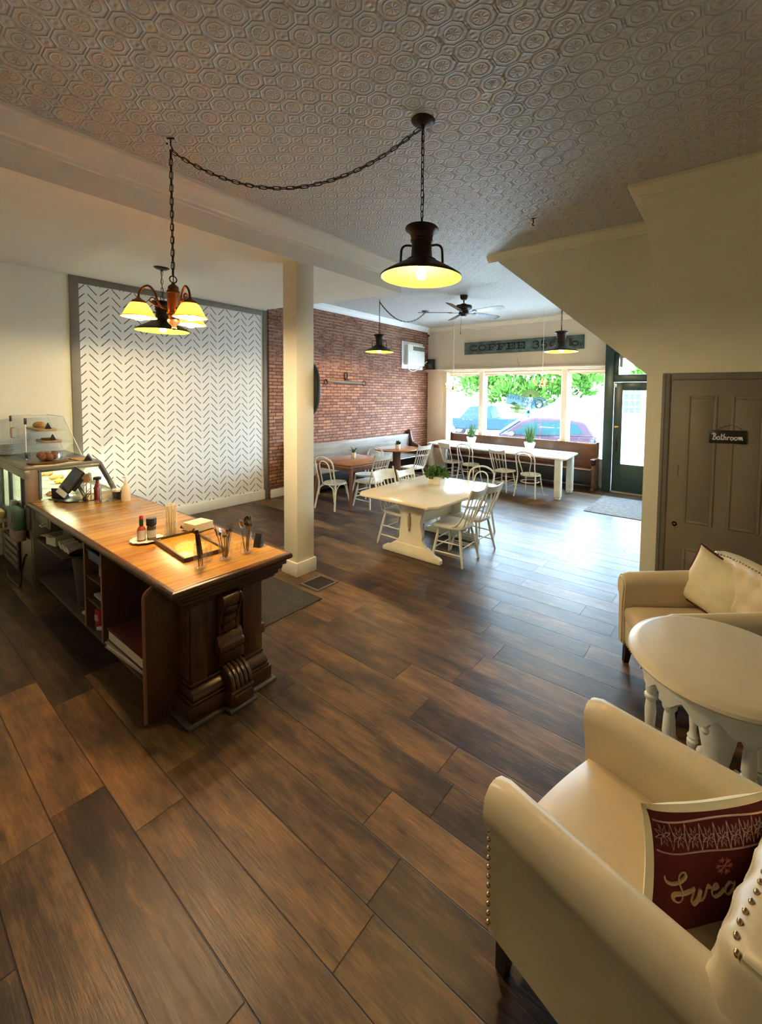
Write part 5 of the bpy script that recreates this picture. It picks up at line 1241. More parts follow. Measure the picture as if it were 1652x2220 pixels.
b.obj('holder', 'blackmetal', t)
b = B()
for i in range(12): b.box(-.08 + random.uniform(-.003, .003), .08, -.08, .08 + random.uniform(-.003, .003), .012 + i * .0052, .0168 + i * .0052, .0012)
o = b.obj('napkins', 'pillowcream'); o.location = at(-3.62, 1.70, CZ - .004); o.rotation_euler = (0, 0, R(8)); tag(o, 'stack of cream paper napkins beside the gilded tray', 'napkins', kind='stuff')
b = B(); b.prism([(-.03, 0), (.03, 0), (0, .10)], 'yz', -.028, .028, .002); o = b.obj('table_sign', 'black'); o.location = at(-2.87, 1.785); o.rotation_euler = (0, 0, R(25)); tag(o, 'small black tent card behind the spoon jar', 'sign')

# register tablet and neighbours
t = thing('tablet_stand', 'tilted register tablet on a black stand at the left end of the counter', 'tablet', at(-5.58, 1.36), 0)
b = B(); b.lathe([(0, 0), (.10, 0), (.125, .006), (.12, .016), (.07, .026), (0, .03)], seg=32, sx=1.15, sy=.75, tr=Matrix.Rotation(R(35), 4, 'Z')); b.box(-.15, -.10, -.06, 0, 0, .02, .005, tr=Matrix.Rotation(R(35), 4, 'Z')); b.obj('base', 'black', t)
fr = frame((-.055, .0, .205), (.18, .03, -.054), (.045, .12, .186))
b = B(); b.tube([(.11, .06, .02), (.115, .07, .05), (.03, .04, .155), (-.01, .015, .19)], [.018, .016, .014, .014], 8, flat=.7); b.obj('neck', 'black', t)
b = B(); b.box(-.095, .095, -.115, .135, -.012, .006, .006, tr=fr); b.box(-.02, .115, -.07, .07, -.036, -.012, .006, tr=fr); b.obj('housing', 'black', t)
b = B(); b.box(-.082, .082, -.085, .125, .006, .0075, tr=fr); b.obj('screen', plain('dark blue grey screen', (.06, .08, .11), .12, var=.4, scale=8), t)
b = B(); b.box(-.085, .085, -.165, -.112, -.006, .006, .003, tr=fr); b.obj('card_reader', 'whiteplastic', t)
b = B(); b.tube(spline([(.10, .07, .03), (.14, .10, .10), (.08, .13, .09), (.04, .10, .012), (-.02, .08, .008)], 6), .004, 6); b.obj('cable', 'black', t)
t = thing('terminal_dock', 'black card terminal dock in front of the pastry case', 'terminal', at(-5.80, 1.31), R(35))
b = B(); b.box(-.085, .085, -.055, .055, 0, .008, .003); b.obj('base', 'steel', t)
b = B(); b.prism([(-.03, .008), (.035, .008), (.005, .115), (-.035, .12)], 'yz', -.07, .07, .004); b.obj('body', 'black', t)
jar('tip_jar', 'wide clear glass tip jar on the counter beside the tablet', at(-5.25, 1.555), .078, .225, .062)
t = thing('sanitizer_bottle', 'clear pump bottle of hand sanitizer on the counter', 'bottle', at(-5.168, 1.695))
b = B(); b.lathe([(0, 0), (.040, 0), (.043, .008), (.043, .13), (.038, .15), (.018, .168), (.014, .172), (.014, .185), (0, .185)], seg=24); b.obj('bottle_body', plain('cloudy gel', (.66, .56, .38), .12), t)
b = B(); b.box(-.012, .012, -.0455, -.042, .095, .12, .002); b.box(-.03, -.008, -.0455, -.04, .03, .07, .002); b.obj('label_print', 'espresso', t)
b = B(); b.lathe([(.016, .18), (.018, .182), (.018, .20), (.008, .205), (.006, .235), (0, .235)], seg=14); b.tube([(0, 0, .235), (0, 0, .25), (-.03, -.015, .248)], .007, 8); b.obj('pump', 'beige', t)
t = thing('syrup_bottle', 'dark red bottle with a black cap between tablet and tip jar', 'bottle', at(-5.455, 1.535))
b = B(); b.lathe([(0, 0), (.030, 0), (.032, .006), (.032, .13), (.022, .165), (.016, .18), (.016, .215), (0, .215)], seg=20); b.obj('bottle_body', plain('dark red glass', (.16, .015, .01), .15), t)
b = B(); b.lathe([(.018, .212), (.036, .215), (.036, .24), (.03, .243), (0, .243)], seg=18); b.obj('cap', 'black', t)
t = thing('card_rack', 'slim gilt rack of loyalty cards behind the tablet', 'card rack', at(-5.50, 1.47), R(20))
b = B(); b.box(-.035, .035, -.03, .03, 0, .006, .002)
for s_ in (-1, 1): b.tube([(s_ * .03, 0, .004), (s_ * .032, 0, .20)], .005, 6)
b.obj('rack_frame', 'brass', t)
for k in range(4):
    b = B(); b.prism([(-.045, 0), (.045, 0), (.05, .075), (-.05, .075)], 'xz', -.012 + k * .008, -.009 + k * .008, tr=Matrix.Translation((0, -.01, .19 + k * .006)) @ Matrix.Rotation(R(-12), 4, 'Y')); o = b.obj('card', ('boardwood', 'taupetrim', 'offwhite', 'greybench')[k]); o.location = t.location; o.rotation_euler = t.rotation_euler
    tag(o, 'small printed card standing in the gilt rack', 'card', 'cards in the gilt rack')
t = thing('round_tin', 'low black round tin with a pale lid between tip jar and sanitizer', 'tin', at(-5.36, 1.70))
b = B(); b.lathe([(0, 0), (.062, 0), (.065, .004), (.065, .085), (0, .085)], seg=28); b.obj('tin_body', 'black', t)
b = B(); b.lathe([(.066, .080), (.067, .083), (.066, .10), (.04, .106), (0, .108)], seg=28); b.obj('lid', 'offwhite', t)

# ---- under the counter
t = thing('waste_bin', 'tall dark grey bin standing on the bottom shelf inside the counter', 'bin', (-4.70, 1.235, .12), 0)
b = B(); b.lathe([(0, 0), (.075, 0), (.11, .44), (.13, .455), (.135, .47), (.125, .47), (.105, .44), (0, .03)], seg=28); b.obj('tub', 'darksteel', t)
for k in range(3):
    t = thing('paper_cup', ['white paper cup lying left of the other two under the counter', 'white paper cup lying between two others under the counter', 'white paper cup lying nearest the grey bin under the counter'][k], 'cup', (-5.18 + .115 * k, 1.215, .57 + .0), R(0))
    trc = Matrix.Rotation(R(90 + 12), 4, 'X') @ Matrix.Translation((0, 0, -.05)); b = B(); b.lathe([(0, .0), (.030, .0), (.044, .105), (.046, .107), (.044, .109)], seg=22, tr=trc); b.obj('cup_body', 'whiteplastic', t)
    b = B(); b.lathe([(0, .104), (.043, .104), (.046, .109), (.047, .112), (.03, .113), (0, .112)], seg=22, tr=trc); b.obj('lid', 'offwhite', t)
t = thing('carton', 'open white carton on the counter shelf under the drawer', 'box', (-5.40, 1.20, .525), R(10))
b = B()
for u in ((-.09, .09, -.07, -.066), (-.09, .09, .066, .07), (-.09, -.086, -.066, .066), (.086, .09, -.066, .066)): b.box(u[0], u[1], u[2], u[3], 0, .10)
b.box(-.09, .09, -.07, .07, 0, .004); b.obj('carton_body', 'offwhite', t)
b = B(); b.box(-.09, .09, -.115, -.071, .098, .101, tr=Matrix.Rotation(0, 4, 'X')); b.obj('flap', 'offwhite', t)
b = B(); b.box(-.14, .14, -.10, .10, 0, .05, .01); o = b.obj('paper_stack', 'whiteplastic'); o.location = (-5.05, 1.42, .525); tag(o, 'bright white stack of paper behind the cups under the counter', 'paper')
b = B(); b.box(-.15, .15, -.09, .09, 0, .035, .006, tr=Matrix.Rotation(R(8), 4, 'Z')); o = b.obj('cutting_board', 'boardwood'); o.location = (-5.45, 1.47, .527); tag(o, 'thick brown board lying behind the carton under the counter', 'board')
t = thing('power_adapter', 'wall plug with a glowing blue light and cable under the counter', 'plug', (-5.28, 1.77, .38))
b = B(); b.box(-.06, .06, -.01, .012, -.09, .09, .004); b.obj('outlet_plate', 'steel', t)
b = B(); b.box(-.035, .035, -.06, -.01, -.005, .06, .006); b.box(-.03, .03, -.045, -.01, -.075, -.02, .005); b.obj('plug_body', 'whiteplastic', t)
b = B(); b.ball((.06, -.07, .045), .012); b.obj('indicator_light', 'led', t)
b = B(); b.tube(spline([(.06, -.05, .03), (.10, -.09, -.08), (.25, -.12, -.17), (.5, -.10, -.17), (.7, -.05, -.12)], 6), .008, 7); b.obj('cable', 'whiteplastic', t)
cl = plain('white towel', (.62, .58, .48), .95, bump=.002)
def cloth(label, loc, sx_, sy_, rz, amp=.03, grp=None):
    b = B(); K = 14; vs = []
    for i in range(K + 1):
        for j in range(K + 1):
            u, v = i / K - .5, j / K - .5; vs.append((u * sx_ * 2, v * sy_ * 2, amp * (1.2 + math.sin(7 * u + 3 * v) + .6 * math.sin(11 * v - 4 * u)) * .6 * (1 - 1.6 * max(abs(u), abs(v)))+.006))
    n1 = len(vs); vs += [(x, y, 0.001) for x, y, z in vs]
    fs = [(i * (K + 1) + j, (i + 1) * (K + 1) + j, (i + 1) * (K + 1) + j + 1, i * (K + 1) + j + 1) for i in range(K) for j in range(K)]
    fs += [tuple(n1 + q for q in f[::-1]) for f in fs[:]]
    rim = [i * (K + 1) for i in range(K)] + [K * (K + 1) + j for j in range(K)] + [i * (K + 1) + K for i in range(K, 0, -1)] + [j for j in range(K, 0, -1)]
    fs += [(rim[i], rim[(i + 1) % len(rim)], n1 + rim[(i + 1) % len(rim)], n1 + rim[i]) for i in range(len(rim))]
    b.faces(vs, fs); o = b.obj('towel', cl, ang=80); o.location = loc; o.rotation_euler = (0, 0, rz); return tag(o, label, 'towel', grp)
cloth('crumpled white towel on the bottom shelf just left of the narrow cubby', (-4.40, 1.26, .12), .13, .09, R(20), .07)
cloth('folded white towel in the lower part of the narrow cubby', (-4.05, 1.27, .363), .16, .13, R(0), .05)
cloth('small white rag on the bottom shelf inside the narrow cubby', (-4.03, 1.24, .12), .12, .07, R(30), .06)
t = thing('storage_tub', 'blue plastic tub at the top of the narrow cubby', 'tub', (-4.05, 1.24, .685), 0)
blu = plain('faded blue plastic', (.12, .17, .28), .45)
b = B()
for u in ((-.165, .165, -.13, -.122), (-.165, .165, .122, .13), (-.165, -.157, -.122, .122), (.157, .165, -.122, .122)): b.box(u[0], u[1], u[2], u[3], 0, .075)
b.box(-.165, .165, -.13, .13, 0, .005); b.obj('tub_body', blu, t)
b = B()
for u in ((-.175, .175, -.14, -.125), (-.175, .175, .125, .14), (-.175, -.16, -.125, .125), (.16, .175, -.125, .125)): b.box(u[0], u[1], u[2], u[3], .072, .082, .003)
b.obj('rim', blu, t)
b = B(); b.box(-.18, .18, -.27, .27, 0, .016, .003); o = b.obj('cubby_board', 'shelfwood'); o.location = (-4.052, 1.40, .668); tag(o, 'thin board carrying the blue tub in the narrow cubby', 'shelf board')
t = thing('canister', 'round printed canister in the middle of the narrow cubby', 'canister', (-4.09, 1.20, .553))
b = B(); b.lathe([(0, 0), (.052, 0), (.054, .004), (.054, .098), (.05, .102), (0, .102)], seg=24); b.obj('canister_body', plain('printed paper', (.52, .47, .34), .5, var=.5, scale=35), t)
t = thing('canister', 'plain white canister half hidden by the divider in the narrow cubby', 'canister', (-3.95, 1.20, .553))
b = B(); b.lathe([(0, 0), (.047, 0), (.05, .004), (.05, .085), (0, .088)], seg=24); b.obj('canister_body', 'whiteplastic', t)
t = thing('cleaning_bottle', 'red cleaning bottle hanging at the front of the narrow cubby', 'bottle', (-4.13, 1.16, .12), R(10))
b = B(); b.prism(rrect(-.045, .045, -.028, .028, .02, 4), 'xy', 0, .15, .008); b.obj('bottle_body', plain('red plastic bottle', (.42, .015, .03), .35), t)
b = B(); b.tube([(0, 0, .15), (0, 0, .185), (-.05, 0, .215)], [.018, .016, .020], 8); b.obj('spray_head', plain('teal plastic', (.06, .22, .20), .4), t)
b = B(); b.box(-.03, .02, -.032, -.027, .06, .11, .003); b.obj('label_patch', 'pink', t)
gr = plain('dark green box', (.03, .07, .04), .5)
b = B(); b.box(-.05, .05, -.05, .05, 0, .13, .004); o = b.obj('carton', gr); o.location = (-3.99, 1.30, .12); tag(o, 'dark green carton behind the red cleaning bottle', 'box')
for k, (z, m_, lab) in enumerate(((.12, 'offwhite', 'flat cream covered book lying under the thick red binder'), (.165, None, 'thick red brown binder lying on the cream book under the counter'))):
    t = thing('book', lab, 'book', (-3.45, 1.30, z), R(4 - 3 * k))
    h_ = .042 if k == 0 else .09; cv = plain('cream book cover', (.5, .45, .36), .6) if k == 0 else plain('red brown binder cover', (.13, .025, .018), .45, var=.3)
    b = B(); b.box(-.335, .335, -.20, .22, 0, .006, .002); b.box(-.335, .335, -.20, .22, h_ - .006, h_, .002); b.box(-.335, .335, .214, .22, .006, h_ - .006); b.obj('cover', cv, t)
    b = B(); b.box(-.325, .325, -.19, .212, .0065, h_ - .0065); b.obj('pages', 'offwhite', t)
# ------------------------------------------------------------------ refrigerated pastry case left of the counter
t = thing('pastry_case', 'grey refrigerated pastry case with lit glass at the far left end of the counter', 'display case', (-6.55, 1.40, 0)); CASE = t
CX0, CX1, CY0 = -7.24, -5.88, 1.05
def cb(b, x0, x1, y0, y1, z0, z1, bev=0, **k): return b.box(x0 + 6.55, x1 + 6.55, y0 - 1.40, y1 - 1.40, z0, z1, bev, **k)
b = B(); cb(b, CX0, -5.83, CY0 + .02, 1.76, .03, .60, .006); cb(b, CX0, -5.835, CY0 + .03, 1.70, 0, .03); cb(b, -6.30, -5.83, CY0 + .005, 1.10, .60, .838, .006); b.obj('cabinet', 'steel', t)
b = B(); cb(b, -6.93, -6.28, CY0, CY0 + .02, .05, .41, .003)
b.obj('vent_opening', 'espresso', t)
for i in range(4):
    b = B(); cb(b, -6.92, -6.29, CY0 - .014, CY0 + .012, .075 + i * .083, .125 + i * .083, .004); b.obj('louver', 'steel', t)
b = B(); cb(b, CX0, CX1, CY0, 1.69, 1.215, 1.25, .005); cb(b, CX0, CX1 + .002, CY0 - .005, CY0 + .04, 1.125, 1.215, .004)
b.obj('top', 'steel', t)
b = B(); cb(b, CX0, CX1, CY0, CY0 + .03, .60, .66, .003); cb(b, -6.63, -6.58, CY0 - .004, CY0 + .026, .62, 1.125, .003); cb(b, -6.04, -6.00, CY0 - .008, CY0 + .02, .64, 1.13, .004); cb(b, CX0, CX0 + .03, CY0, CY0 + .03, .6, 1.125)
b.obj('rear_frame', 'darksteel', t)
b = B(); cb(b, CX0 + .03, -6.63, CY0 + .012, CY0 + .018, .66, 1.125); cb(b, -6.58, -6.04, CY0 + .018, CY0 + .024, .66, 1.125); b.obj('sliding_door', 'pane', t)
b = B(); cb(b, CX1 - .018, CX1, CY0, 1.17, .60, 1.215, .004); b.obj('side_board', wood('grey brown side board', (.13, .085, .055), (.26, .18, .12), 'z', .45), t)
b = B()
bar = lambda p, q, r_=.022: b.tube([(p[0] + 6.55, p[1] - 1.40, p[2]), (q[0] + 6.55, q[1] - 1.40, q[2])], r_, 4, up=(0, .7, .7))
for x in (CX1 - .012, CX0 + .012): bar((x, 1.15, 1.205), (x, 1.68, 1.205), .026); bar((x, 1.68, 1.22), (x, 1.83, .86), .026); bar((x, 1.16, .9), (x, 1.16, 1.21))
bar((CX0, 1.83, .86), (CX1, 1.83, .86)); b.obj('side_frame', 'darksteel', t)
b = B(); b.prism([(1.17 - 1.4, .87), (1.82 - 1.4, .87), (1.68 - 1.4, 1.20), (1.17 - 1.4, 1.20)], 'yz', CX1 + 6.55 - .010, CX1 + 6.55 - .006); b.obj('side_glass', 'pane', t)
b = B(); b.prism([(1.82 - 1.4, .88), (1.828 - 1.4, .88), (1.688 - 1.4, 1.21), (1.68 - 1.4, 1.21)], 'yz', CX0 + 6.58, CX1 + 6.53); b.obj('front_glass', 'pane', t)
b = B(); cb(b, CX0 + .03, CX1 - .02, 1.10, 1.78, .60, .64); cb(b, CX0 + .03, CX0 + .04, 1.10, 1.70, .64, 1.2); b.obj('lining', 'casewhite', t)
for z in (.80, .985):
    b = B(); cb(b, CX0 + .05, CX1 - .03, 1.14, 1.66 - (z - .8) * .4, z, z + .008); b.obj('glass_shelf', 'jar', t)
b = B(); b.tube([(CX0 + 6.65, -.02, 1.20), (CX1 + 6.45, -.02, 1.20)], .012, 8); b.tube([(CX0 + 6.65, .30, .66), (CX1 + 6.45, .30, .66)], .010, 8); b.obj('light_tube', 'casetube', t)
cake = plain('golden pastry', (.55, .28, .07), .6, var=.35, scale=30, bump=.003); brown = plain('brown crust', (.20, .065, .025), .55, var=.35, scale=30, bump=.004)
for k, (x, y, z) in enumerate(((-6.15, 1.40, .99), (-6.45, 1.42, .99), (-6.8, 1.40, .99), (-6.10, 1.35, .81), (-6.4, 1.38, .81))):
    tt = thing('plate', ['white plate on the upper shelf at the near end of the lit case', 'white plate in the middle of the upper shelf of the lit case', 'white plate at the left of the upper shelf of the lit case', 'white plate on the lower shelf at the near end of the lit case', 'white plate in the middle of the lower shelf of the lit case'][k], 'plate', (x, y, z + .005), 0)
    b = B(); b.lathe([(0, 0), (.07, 0), (.115, .014), (.115, .018), (.07, .006), (0, .006)], seg=28); b.obj('dish', 'offwhite', tt)
    b = B()
    for q in range(4):
        a = q * 1.7; b.ball((.045 * math.cos(a), .045 * math.sin(a), .028), .036, (1.25, .8, .65), 2)
    o = b.obj('pastries', plain('yellow pastry', (.75, .50, .06), .6, var=.3, scale=25) if k in (0, 3) else cake); o.location = (x, y, z + .006); tag(o, 'small heap of golden pastries on %s plate inside the lit case' % ['the upper near', 'the upper middle', 'the upper left', 'the lower near', 'the lower middle'][k], 'pastry', kind='stuff')
# hung on the back of the case
t = thing('glove_box', 'dark green dispenser box with a brown base hung on the back of the case', 'box', (-6.08, 1.035, .48))
b = B(); b.box(-.16, .16, -.07, .018, .115, .33, .006); b.obj('box_body', gr, t)
b = B(); b.box(-.135, .165, -.062, .018, .0, .115, .005); b.obj('box_base', plain('mauve brown card', (.20, .14, .12), .6), t)
b = B(); b.box(-.25, -.165, -.03, .018, .09, .37, .004); b.obj('side_pocket', 'steel', t)
b = B(); b.box(.02, .05, -.074, -.069, .2, .29, .002); b.obj('label_patch', 'steel', t)
t = thing('wire_basket', 'small white slotted basket hung on the back of the pastry case', 'basket', (-6.88, .985, .44))
b = B()
for u in ((-.17, .17, -.07, -.063), (-.17, .17, .06, .067), (-.17, -.163, -.063, .06), (.163, .17, -.063, .06)): b.box(u[0], u[1], u[2], u[3], .09, .135, .002); b.box(u[0], u[1], u[2], u[3], 0, .03, .002)
b.box(-.17, .17, -.07, .067, 0, .006)
for i in range(9): b.box(-.17 + i * .0414, -.155 + i * .0414, -.07, -.064, .02, .1)
for i in range(4): b.box(.164, .17, -.07 + i * .042, -.055 + i * .042, .02, .1); b.box(-.17, -.164, -.07 + i * .042, -.055 + i * .042, .02, .1)
b.obj('basket_body', 'offwhite', t)
b = B(); b.box(-.06, .14, -.045, .045, .012, .22, .02); o = b.obj('paper_bag', plain('kraft paper', (.50, .30, .10), .7, var=.2)); o.location = t.location; tag(o, 'folded kraft paper bag standing in the white basket', 'bag')
b = B(); b.tube(spline([(x + 6.55, y - 1.4, z) for x, y, z in ((-5.82, 1.03, .36), (-5.87, 1.02, .30), (-5.90, 1.0, .15), (-5.89, .99, .04), (-5.95, .985, .012), (-6.3, .975, .012), (-6.6, 1.01, .012))], 8), .010, 8); b.obj('power_cord', 'black', CASE)

# on top of the case
TZ = 1.25
t = thing('acrylic_display', 'clear acrylic bakery display with sloping front on top of the pastry case', 'display', (-6.86, 1.18, TZ))
w_ = .36
b = B(); sidep = [(0, 0), (.50, 0), (.34, .48), (.0, .48)]
for s_ in (-1, 1): b.prism(sidep, 'yz', s_ * w_ - .003, s_ * w_ + .003)
b.prism([(.50, 0), (.505, 0), (.345, .48), (.34, .48)], 'yz', -w_, w_); b.box(-w_, w_, 0, .34, .477, .483); b.box(-w_, w_, -.004, .001, 0, .48); b.box(-w_, w_, 0, .5, 0, .005)
b.obj('shell', 'glass', t)
b = B()
for s_ in (-1, 1):
    b.tube([(s_ * w_, 0, 0), (s_ * w_, 0, .48)], .006, 6); b.tube([(s_ * w_, 0, .48), (s_ * w_, .34, .48), (s_ * w_, .50, 0)], .0045, 6)
b.tube([(-w_, .34, .48), (w_, .34, .48)], .0045, 6)
b.obj('edges', 'offwhite', t)
for s_ in (-1, 1):
    for z in (.05, .44):
        b = B(); b.box(s_ * w_ - .012, s_ * w_ + .012, -.010, .012, z - .035, z + .035, .003); b.obj('hinge', 'black', t)
b = B()
for z_ in (.17, .31): b.box(-w_ + .005, w_ - .005, .02, .50 - z_ * .36, z_, z_ + .004)
b.obj('shelf', 'jar', t)
b = B()
for dx in (0, .05): b.tube(spline([(-.18 + dx, -.006, .22), (-.18 + dx, -.03, .23), (-.18 + dx, -.03, .33), (-.18 + dx, -.006, .34)], 4), .005, 6)
b.obj('handle', 'boardwood', t)
for k, (z, y, lab) in enumerate(((.315, .20, 'long pale serving board on the upper shelf of the acrylic display'), (.175, .24, 'short pale serving board on the middle shelf of the acrylic display'))):
    b = B(); b.prism(rrect(-.30 if k == 0 else -.02, .30, -.09, .10, .04), 'xy', 0, .02, .004); o = b.obj('serving_board', 'boardwood'); o.location = (-6.86, 1.18 + y, TZ + z); tag(o, lab, 'board')
    if k == 0:
        b = B(); b.ball((0, 0, .035), .075, (1.3, .8, .55), 3); o = b.obj('bread_loaf', cake); o.location = (-6.90, 1.18 + y, TZ + z + .018); tag(o, 'round golden loaf on the upper serving board of the acrylic display', 'bread')
    else:
        b = B(); b.prism(rrect(-.02, .20, -.05, .05, .03), 'xy', .0, .018, .006); o = b.obj('pastry_slab', brown); o.location = (-6.82, 1.18 + y, TZ + z + .02); tag(o, 'flat brown pastry on the middle serving board of the acrylic display', 'pastry')
    b = B(); b.prism([(-.03, 0), (.03, 0), (.0, .075)], 'xz', -.02, .02, .002, tr=Matrix.Rotation(R(90), 4, 'Z')); o = b.obj('price_card', 'black'); o.location = (-6.62, 1.18 + y + .02, TZ + z + .02); tag(o, 'small black price card on the %s shelf of the acrylic display' % ('upper' if k == 0 else 'middle'), 'sign')
t = thing('cake_stand', 'round wooden board under a clear glass cake dome on the pastry case', 'cake stand', (-6.07, 1.275, TZ))
b = B(); b.lathe([(0, 0), (.155, 0), (.17, .008), (.175, .022), (.165, .028), (0, .028)], seg=40); b.obj('board', wood('walnut cake board', (.05, .018, .010), (.13, .05, .025), 'x', .3), t)
b = B(); b.lathe([(.138, .029), (.138, .10), (.13, .13), (.10, .155), (.05, .166), (.015, .168)], seg=40); b.lathe([(.012, .168), (.010, .178), (.022, .188), (.024, .198), (.014, .207), (0, .208)], seg=18); b.obj('dome', 'glass', t)
b = B()
for q in range(7):
    a = q * .9; b.ball((.055 * math.cos(a), .055 * math.sin(a), .045 + .012 * (q % 3)), .05, (1.1, .8, .8), 2)
b.ball((0, 0, .07), .05, (1.2, 1, .7)); o = b.obj('pastries', brown); o.location = (-6.07, 1.275, TZ + .022); tag(o, 'heap of brown pastries under the clear cake dome', 'pastry', kind='stuff')
b = B()
b.prism([(-.04, 0), (.04, 0), (.0, .075), (-.004, .075)], 'xz', -.045, .045, .002); o = b.obj('tent_card', 'black'); o.location = (-5.965, 1.60, TZ); o.rotation_euler = (0, 0, R(70)); tag(o, 'small black tent card on the near front corner of the pastry case', 'sign')
b = B(); b.box(-.14, .14, -.06, .06, 0, .012, .003); o = b.obj('serving_board', 'boardwood'); o.location = (-6.10, 1.56, TZ); o.rotation_euler = (0, 0, R(6)); tag(o, 'thin striped wooden board lying on the case beside the cake dome', 'board')
b = B(); b.box(-.03, .03, -.20, .20, 0, .002); o = b.obj('pale_strip', plain('pale yellow sheet', (.75, .76, .42), .6)); o.location = (-5.93, 1.33, TZ); tag(o, 'strip of pale yellow sheet along the right edge of the pastry case', 'paper')  # thin flat strip in one pale yellow, lying on the case top
for k in range(9):
    b = B(); b.lathe([(0, 0), (.05, 0), (.072, .010), (.073, .014), (.05, .005), (0, .005)], seg=28); o = b.obj('plate', 'offwhite'); o.location = (-7.16, 1.13, TZ + k * .0155); tag(o, 'small white plate in the stack left of the acrylic display', 'plate', 'stacked plates on the pastry case')

# ------------------------------------------------------------------ street outside
SZ = -.30
b = B(); b.box(-30, 20, 10.12, 12.2, -.5, -.14); struct(b.obj('sidewalk', plain('pale concrete', (.55, .54, .52), .8, scale=2)), 'pale concrete sidewalk outside the windows', 'sidewalk')
b = B(); b.box(-40, 30, 12.2, 60, -.6, SZ); struct(b.obj('street', plain('grey asphalt', (.33, .33, .34), .9, scale=3)), 'grey street outside the windows', 'street')
def wheel(t, x, y, r=.34, w=.22):
    b = B(); b.lathe([(.2, -w / 2), (r - .03, -w / 2), (r, -w / 2 + .03), (r, w / 2 - .03), (r - .03, w / 2), (.2, w / 2)], seg=28, tr=Matrix.Translation((x, y, r)) @ Matrix.Rotation(PI / 2, 4, 'X')); wh = b.obj('wheel', 'black', t)
    b = B(); b.lathe([(0, -w / 2 + .02), (.21, -w / 2 + .02), (.22, 0), (.21, w / 2 - .02), (0, w / 2 - .02)], seg=20, tr=Matrix.Translation((x, y, r)) @ Matrix.Rotation(PI / 2, 4, 'X')); b.obj('rim', 'steel', wh)
def vehicle(name, label, loc, rz, paint, win, L_, W_, body, cabin, wins, truck=False):
    """profiles in (x, z), front at -x; the near side is -y"""
    t = thing(name, label, 'car', loc, rz)
    hw = W_ / 2
    def hull(prof, w0, w1, z0, z1, nm, m, bev):
        b = B(); wd = lambda z: lerp(w0, w1, min(1, max(0, (z - z0) / (z1 - z0))))
        m_ = len(prof); vs = [(x, -wd(z), z) for x, z in prof] + [(x, wd(z), z) for x, z in prof]
        b.faces(vs, [tuple(range(m_)), tuple(range(2 * m_ - 1, m_ - 1, -1))] + [(i, (i + 1) % m_, m_ + (i + 1) % m_, m_ + i) for i in range(m_)])
        bmesh.ops.recalc_face_normals(b.bm, faces=b.bm.faces[:])
        bmesh.ops.bevel(b.bm, geom=b.bm.edges[:], offset=bev, segments=3, affect='EDGES', clamp_overlap=True)
        return b.obj(nm, m, t, ang=50)
    hull(body, hw - .04, hw - .03, .25, 1.0, 'body', paint, .05)
    hull(cabin, hw - .05, hw - .24, 1.0, 1.6, 'cabin', paint, .04)
    for nm, poly in wins:
        for s_ in (-1, 1):
            b = B(); wd = lambda z: lerp(hw - .05, hw - .24, (z - 1.0) / .6) + .006
            b.faces([(x, s_ * wd(z), z) for x, z in poly] + [(x, s_ * (wd(z) - .012), z) for x, z in poly], [tuple(range(len(poly))), tuple(range(2 * len(poly) - 1, len(poly) - 1, -1))] + [(i, (i + 1) % len(poly), len(poly) + (i + 1) % len(poly), len(poly) + i) for i in range(len(poly))]); b.obj('side_window', win, t)
    return t
pa = plain('mauve car paint', (.027, .017, .025), .35, var=.03, spec=.06); wi = plain('tinted car glass', (.007, .024, .027), .2, spec=.06)
SU_ = [(-2.15, .35), (-2.18, .62), (-2.05, .80), (-1.6, .92), (-.95, 1.02), (1.95, 1.05), (2.12, .95), (2.15, .6), (2.05, .32)]
CA_ = [(-1.05, 1.0), (-.30, 1.50), (.1, 1.62), (1.2, 1.60), (1.75, 1.48), (2.05, 1.02)]
car = vehicle('parked_car', 'mauve parked car seen through the wide middle and right windows', (-5.85, 14.15, SZ), R(24), pa, wi, 4.4, 1.84, SU_, CA_, [('f', [(-.62, 1.07), (-.12, 1.43), (.28, 1.50), (.28, 1.07)]), ('r', [(.36, 1.07), (.36, 1.50), (1.05, 1.50), (1.05, 1.07)]), ('q', [(1.13, 1.10), (1.13, 1.48), (1.5, 1.43), (1.68, 1.12)])])
b = B(); b.faces([(-1.02, -.78, 1.03), (-1.02, .78, 1.03), (-.33, .64, 1.50), (-.33, -.64, 1.50), (-1.06, -.78, 1.04), (-1.06, .78, 1.04), (-.36, .64, 1.52), (-.36, -.64, 1.52)], [(0, 1, 2, 3), (7, 6, 5, 4), (0, 4, 5, 1), (1, 5, 6, 2), (2, 6, 7, 3), (3, 7, 4, 0)]); b.obj('windshield', wi, car)
for x in (-1.4, 1.35):
    for y in (-.80, .80): wheel(car, x, y)
b = B()
for s_ in (-1, 1): b.ball((-.62, s_ * 1.0, 1.08), .12, (.75, .9, .65))
b.obj('mirror', 'darksteel', car)
for x in (.18, 1.0):
    b = B(); b.box(x - .12, x + .10, -.915, -.885, .90, .935, .01); b.obj('door_handle', 'darksteel', car)
b = B(); b.box(1.98, 2.14, -.80, -.55, .86, 1.04, .03); b.box(1.98, 2.14, .55, .80, .86, 1.04, .03); b.obj('tail_light', plain('red lens', (.5, .02, .03), .2), car)
b = B(); b.box(-2.12, -1.85, -.82, -.5, .68, .80, .03); b.box(-2.12, -1.85, .5, .82, .68, .80, .03); b.obj('headlight', 'steel', car)
b = B()
for x in (-.72, .32, 1.10): b.box(x - .006, x + .006, -.893, -.88, .40, 1.02)
b.box(-.7, 1.5, -.895, -.88, .52, .58, .01); b.obj('door_seam', 'darksteel', car)
pb = plain('blue truck paint', (.007, .019, .028), .4, spec=.06)
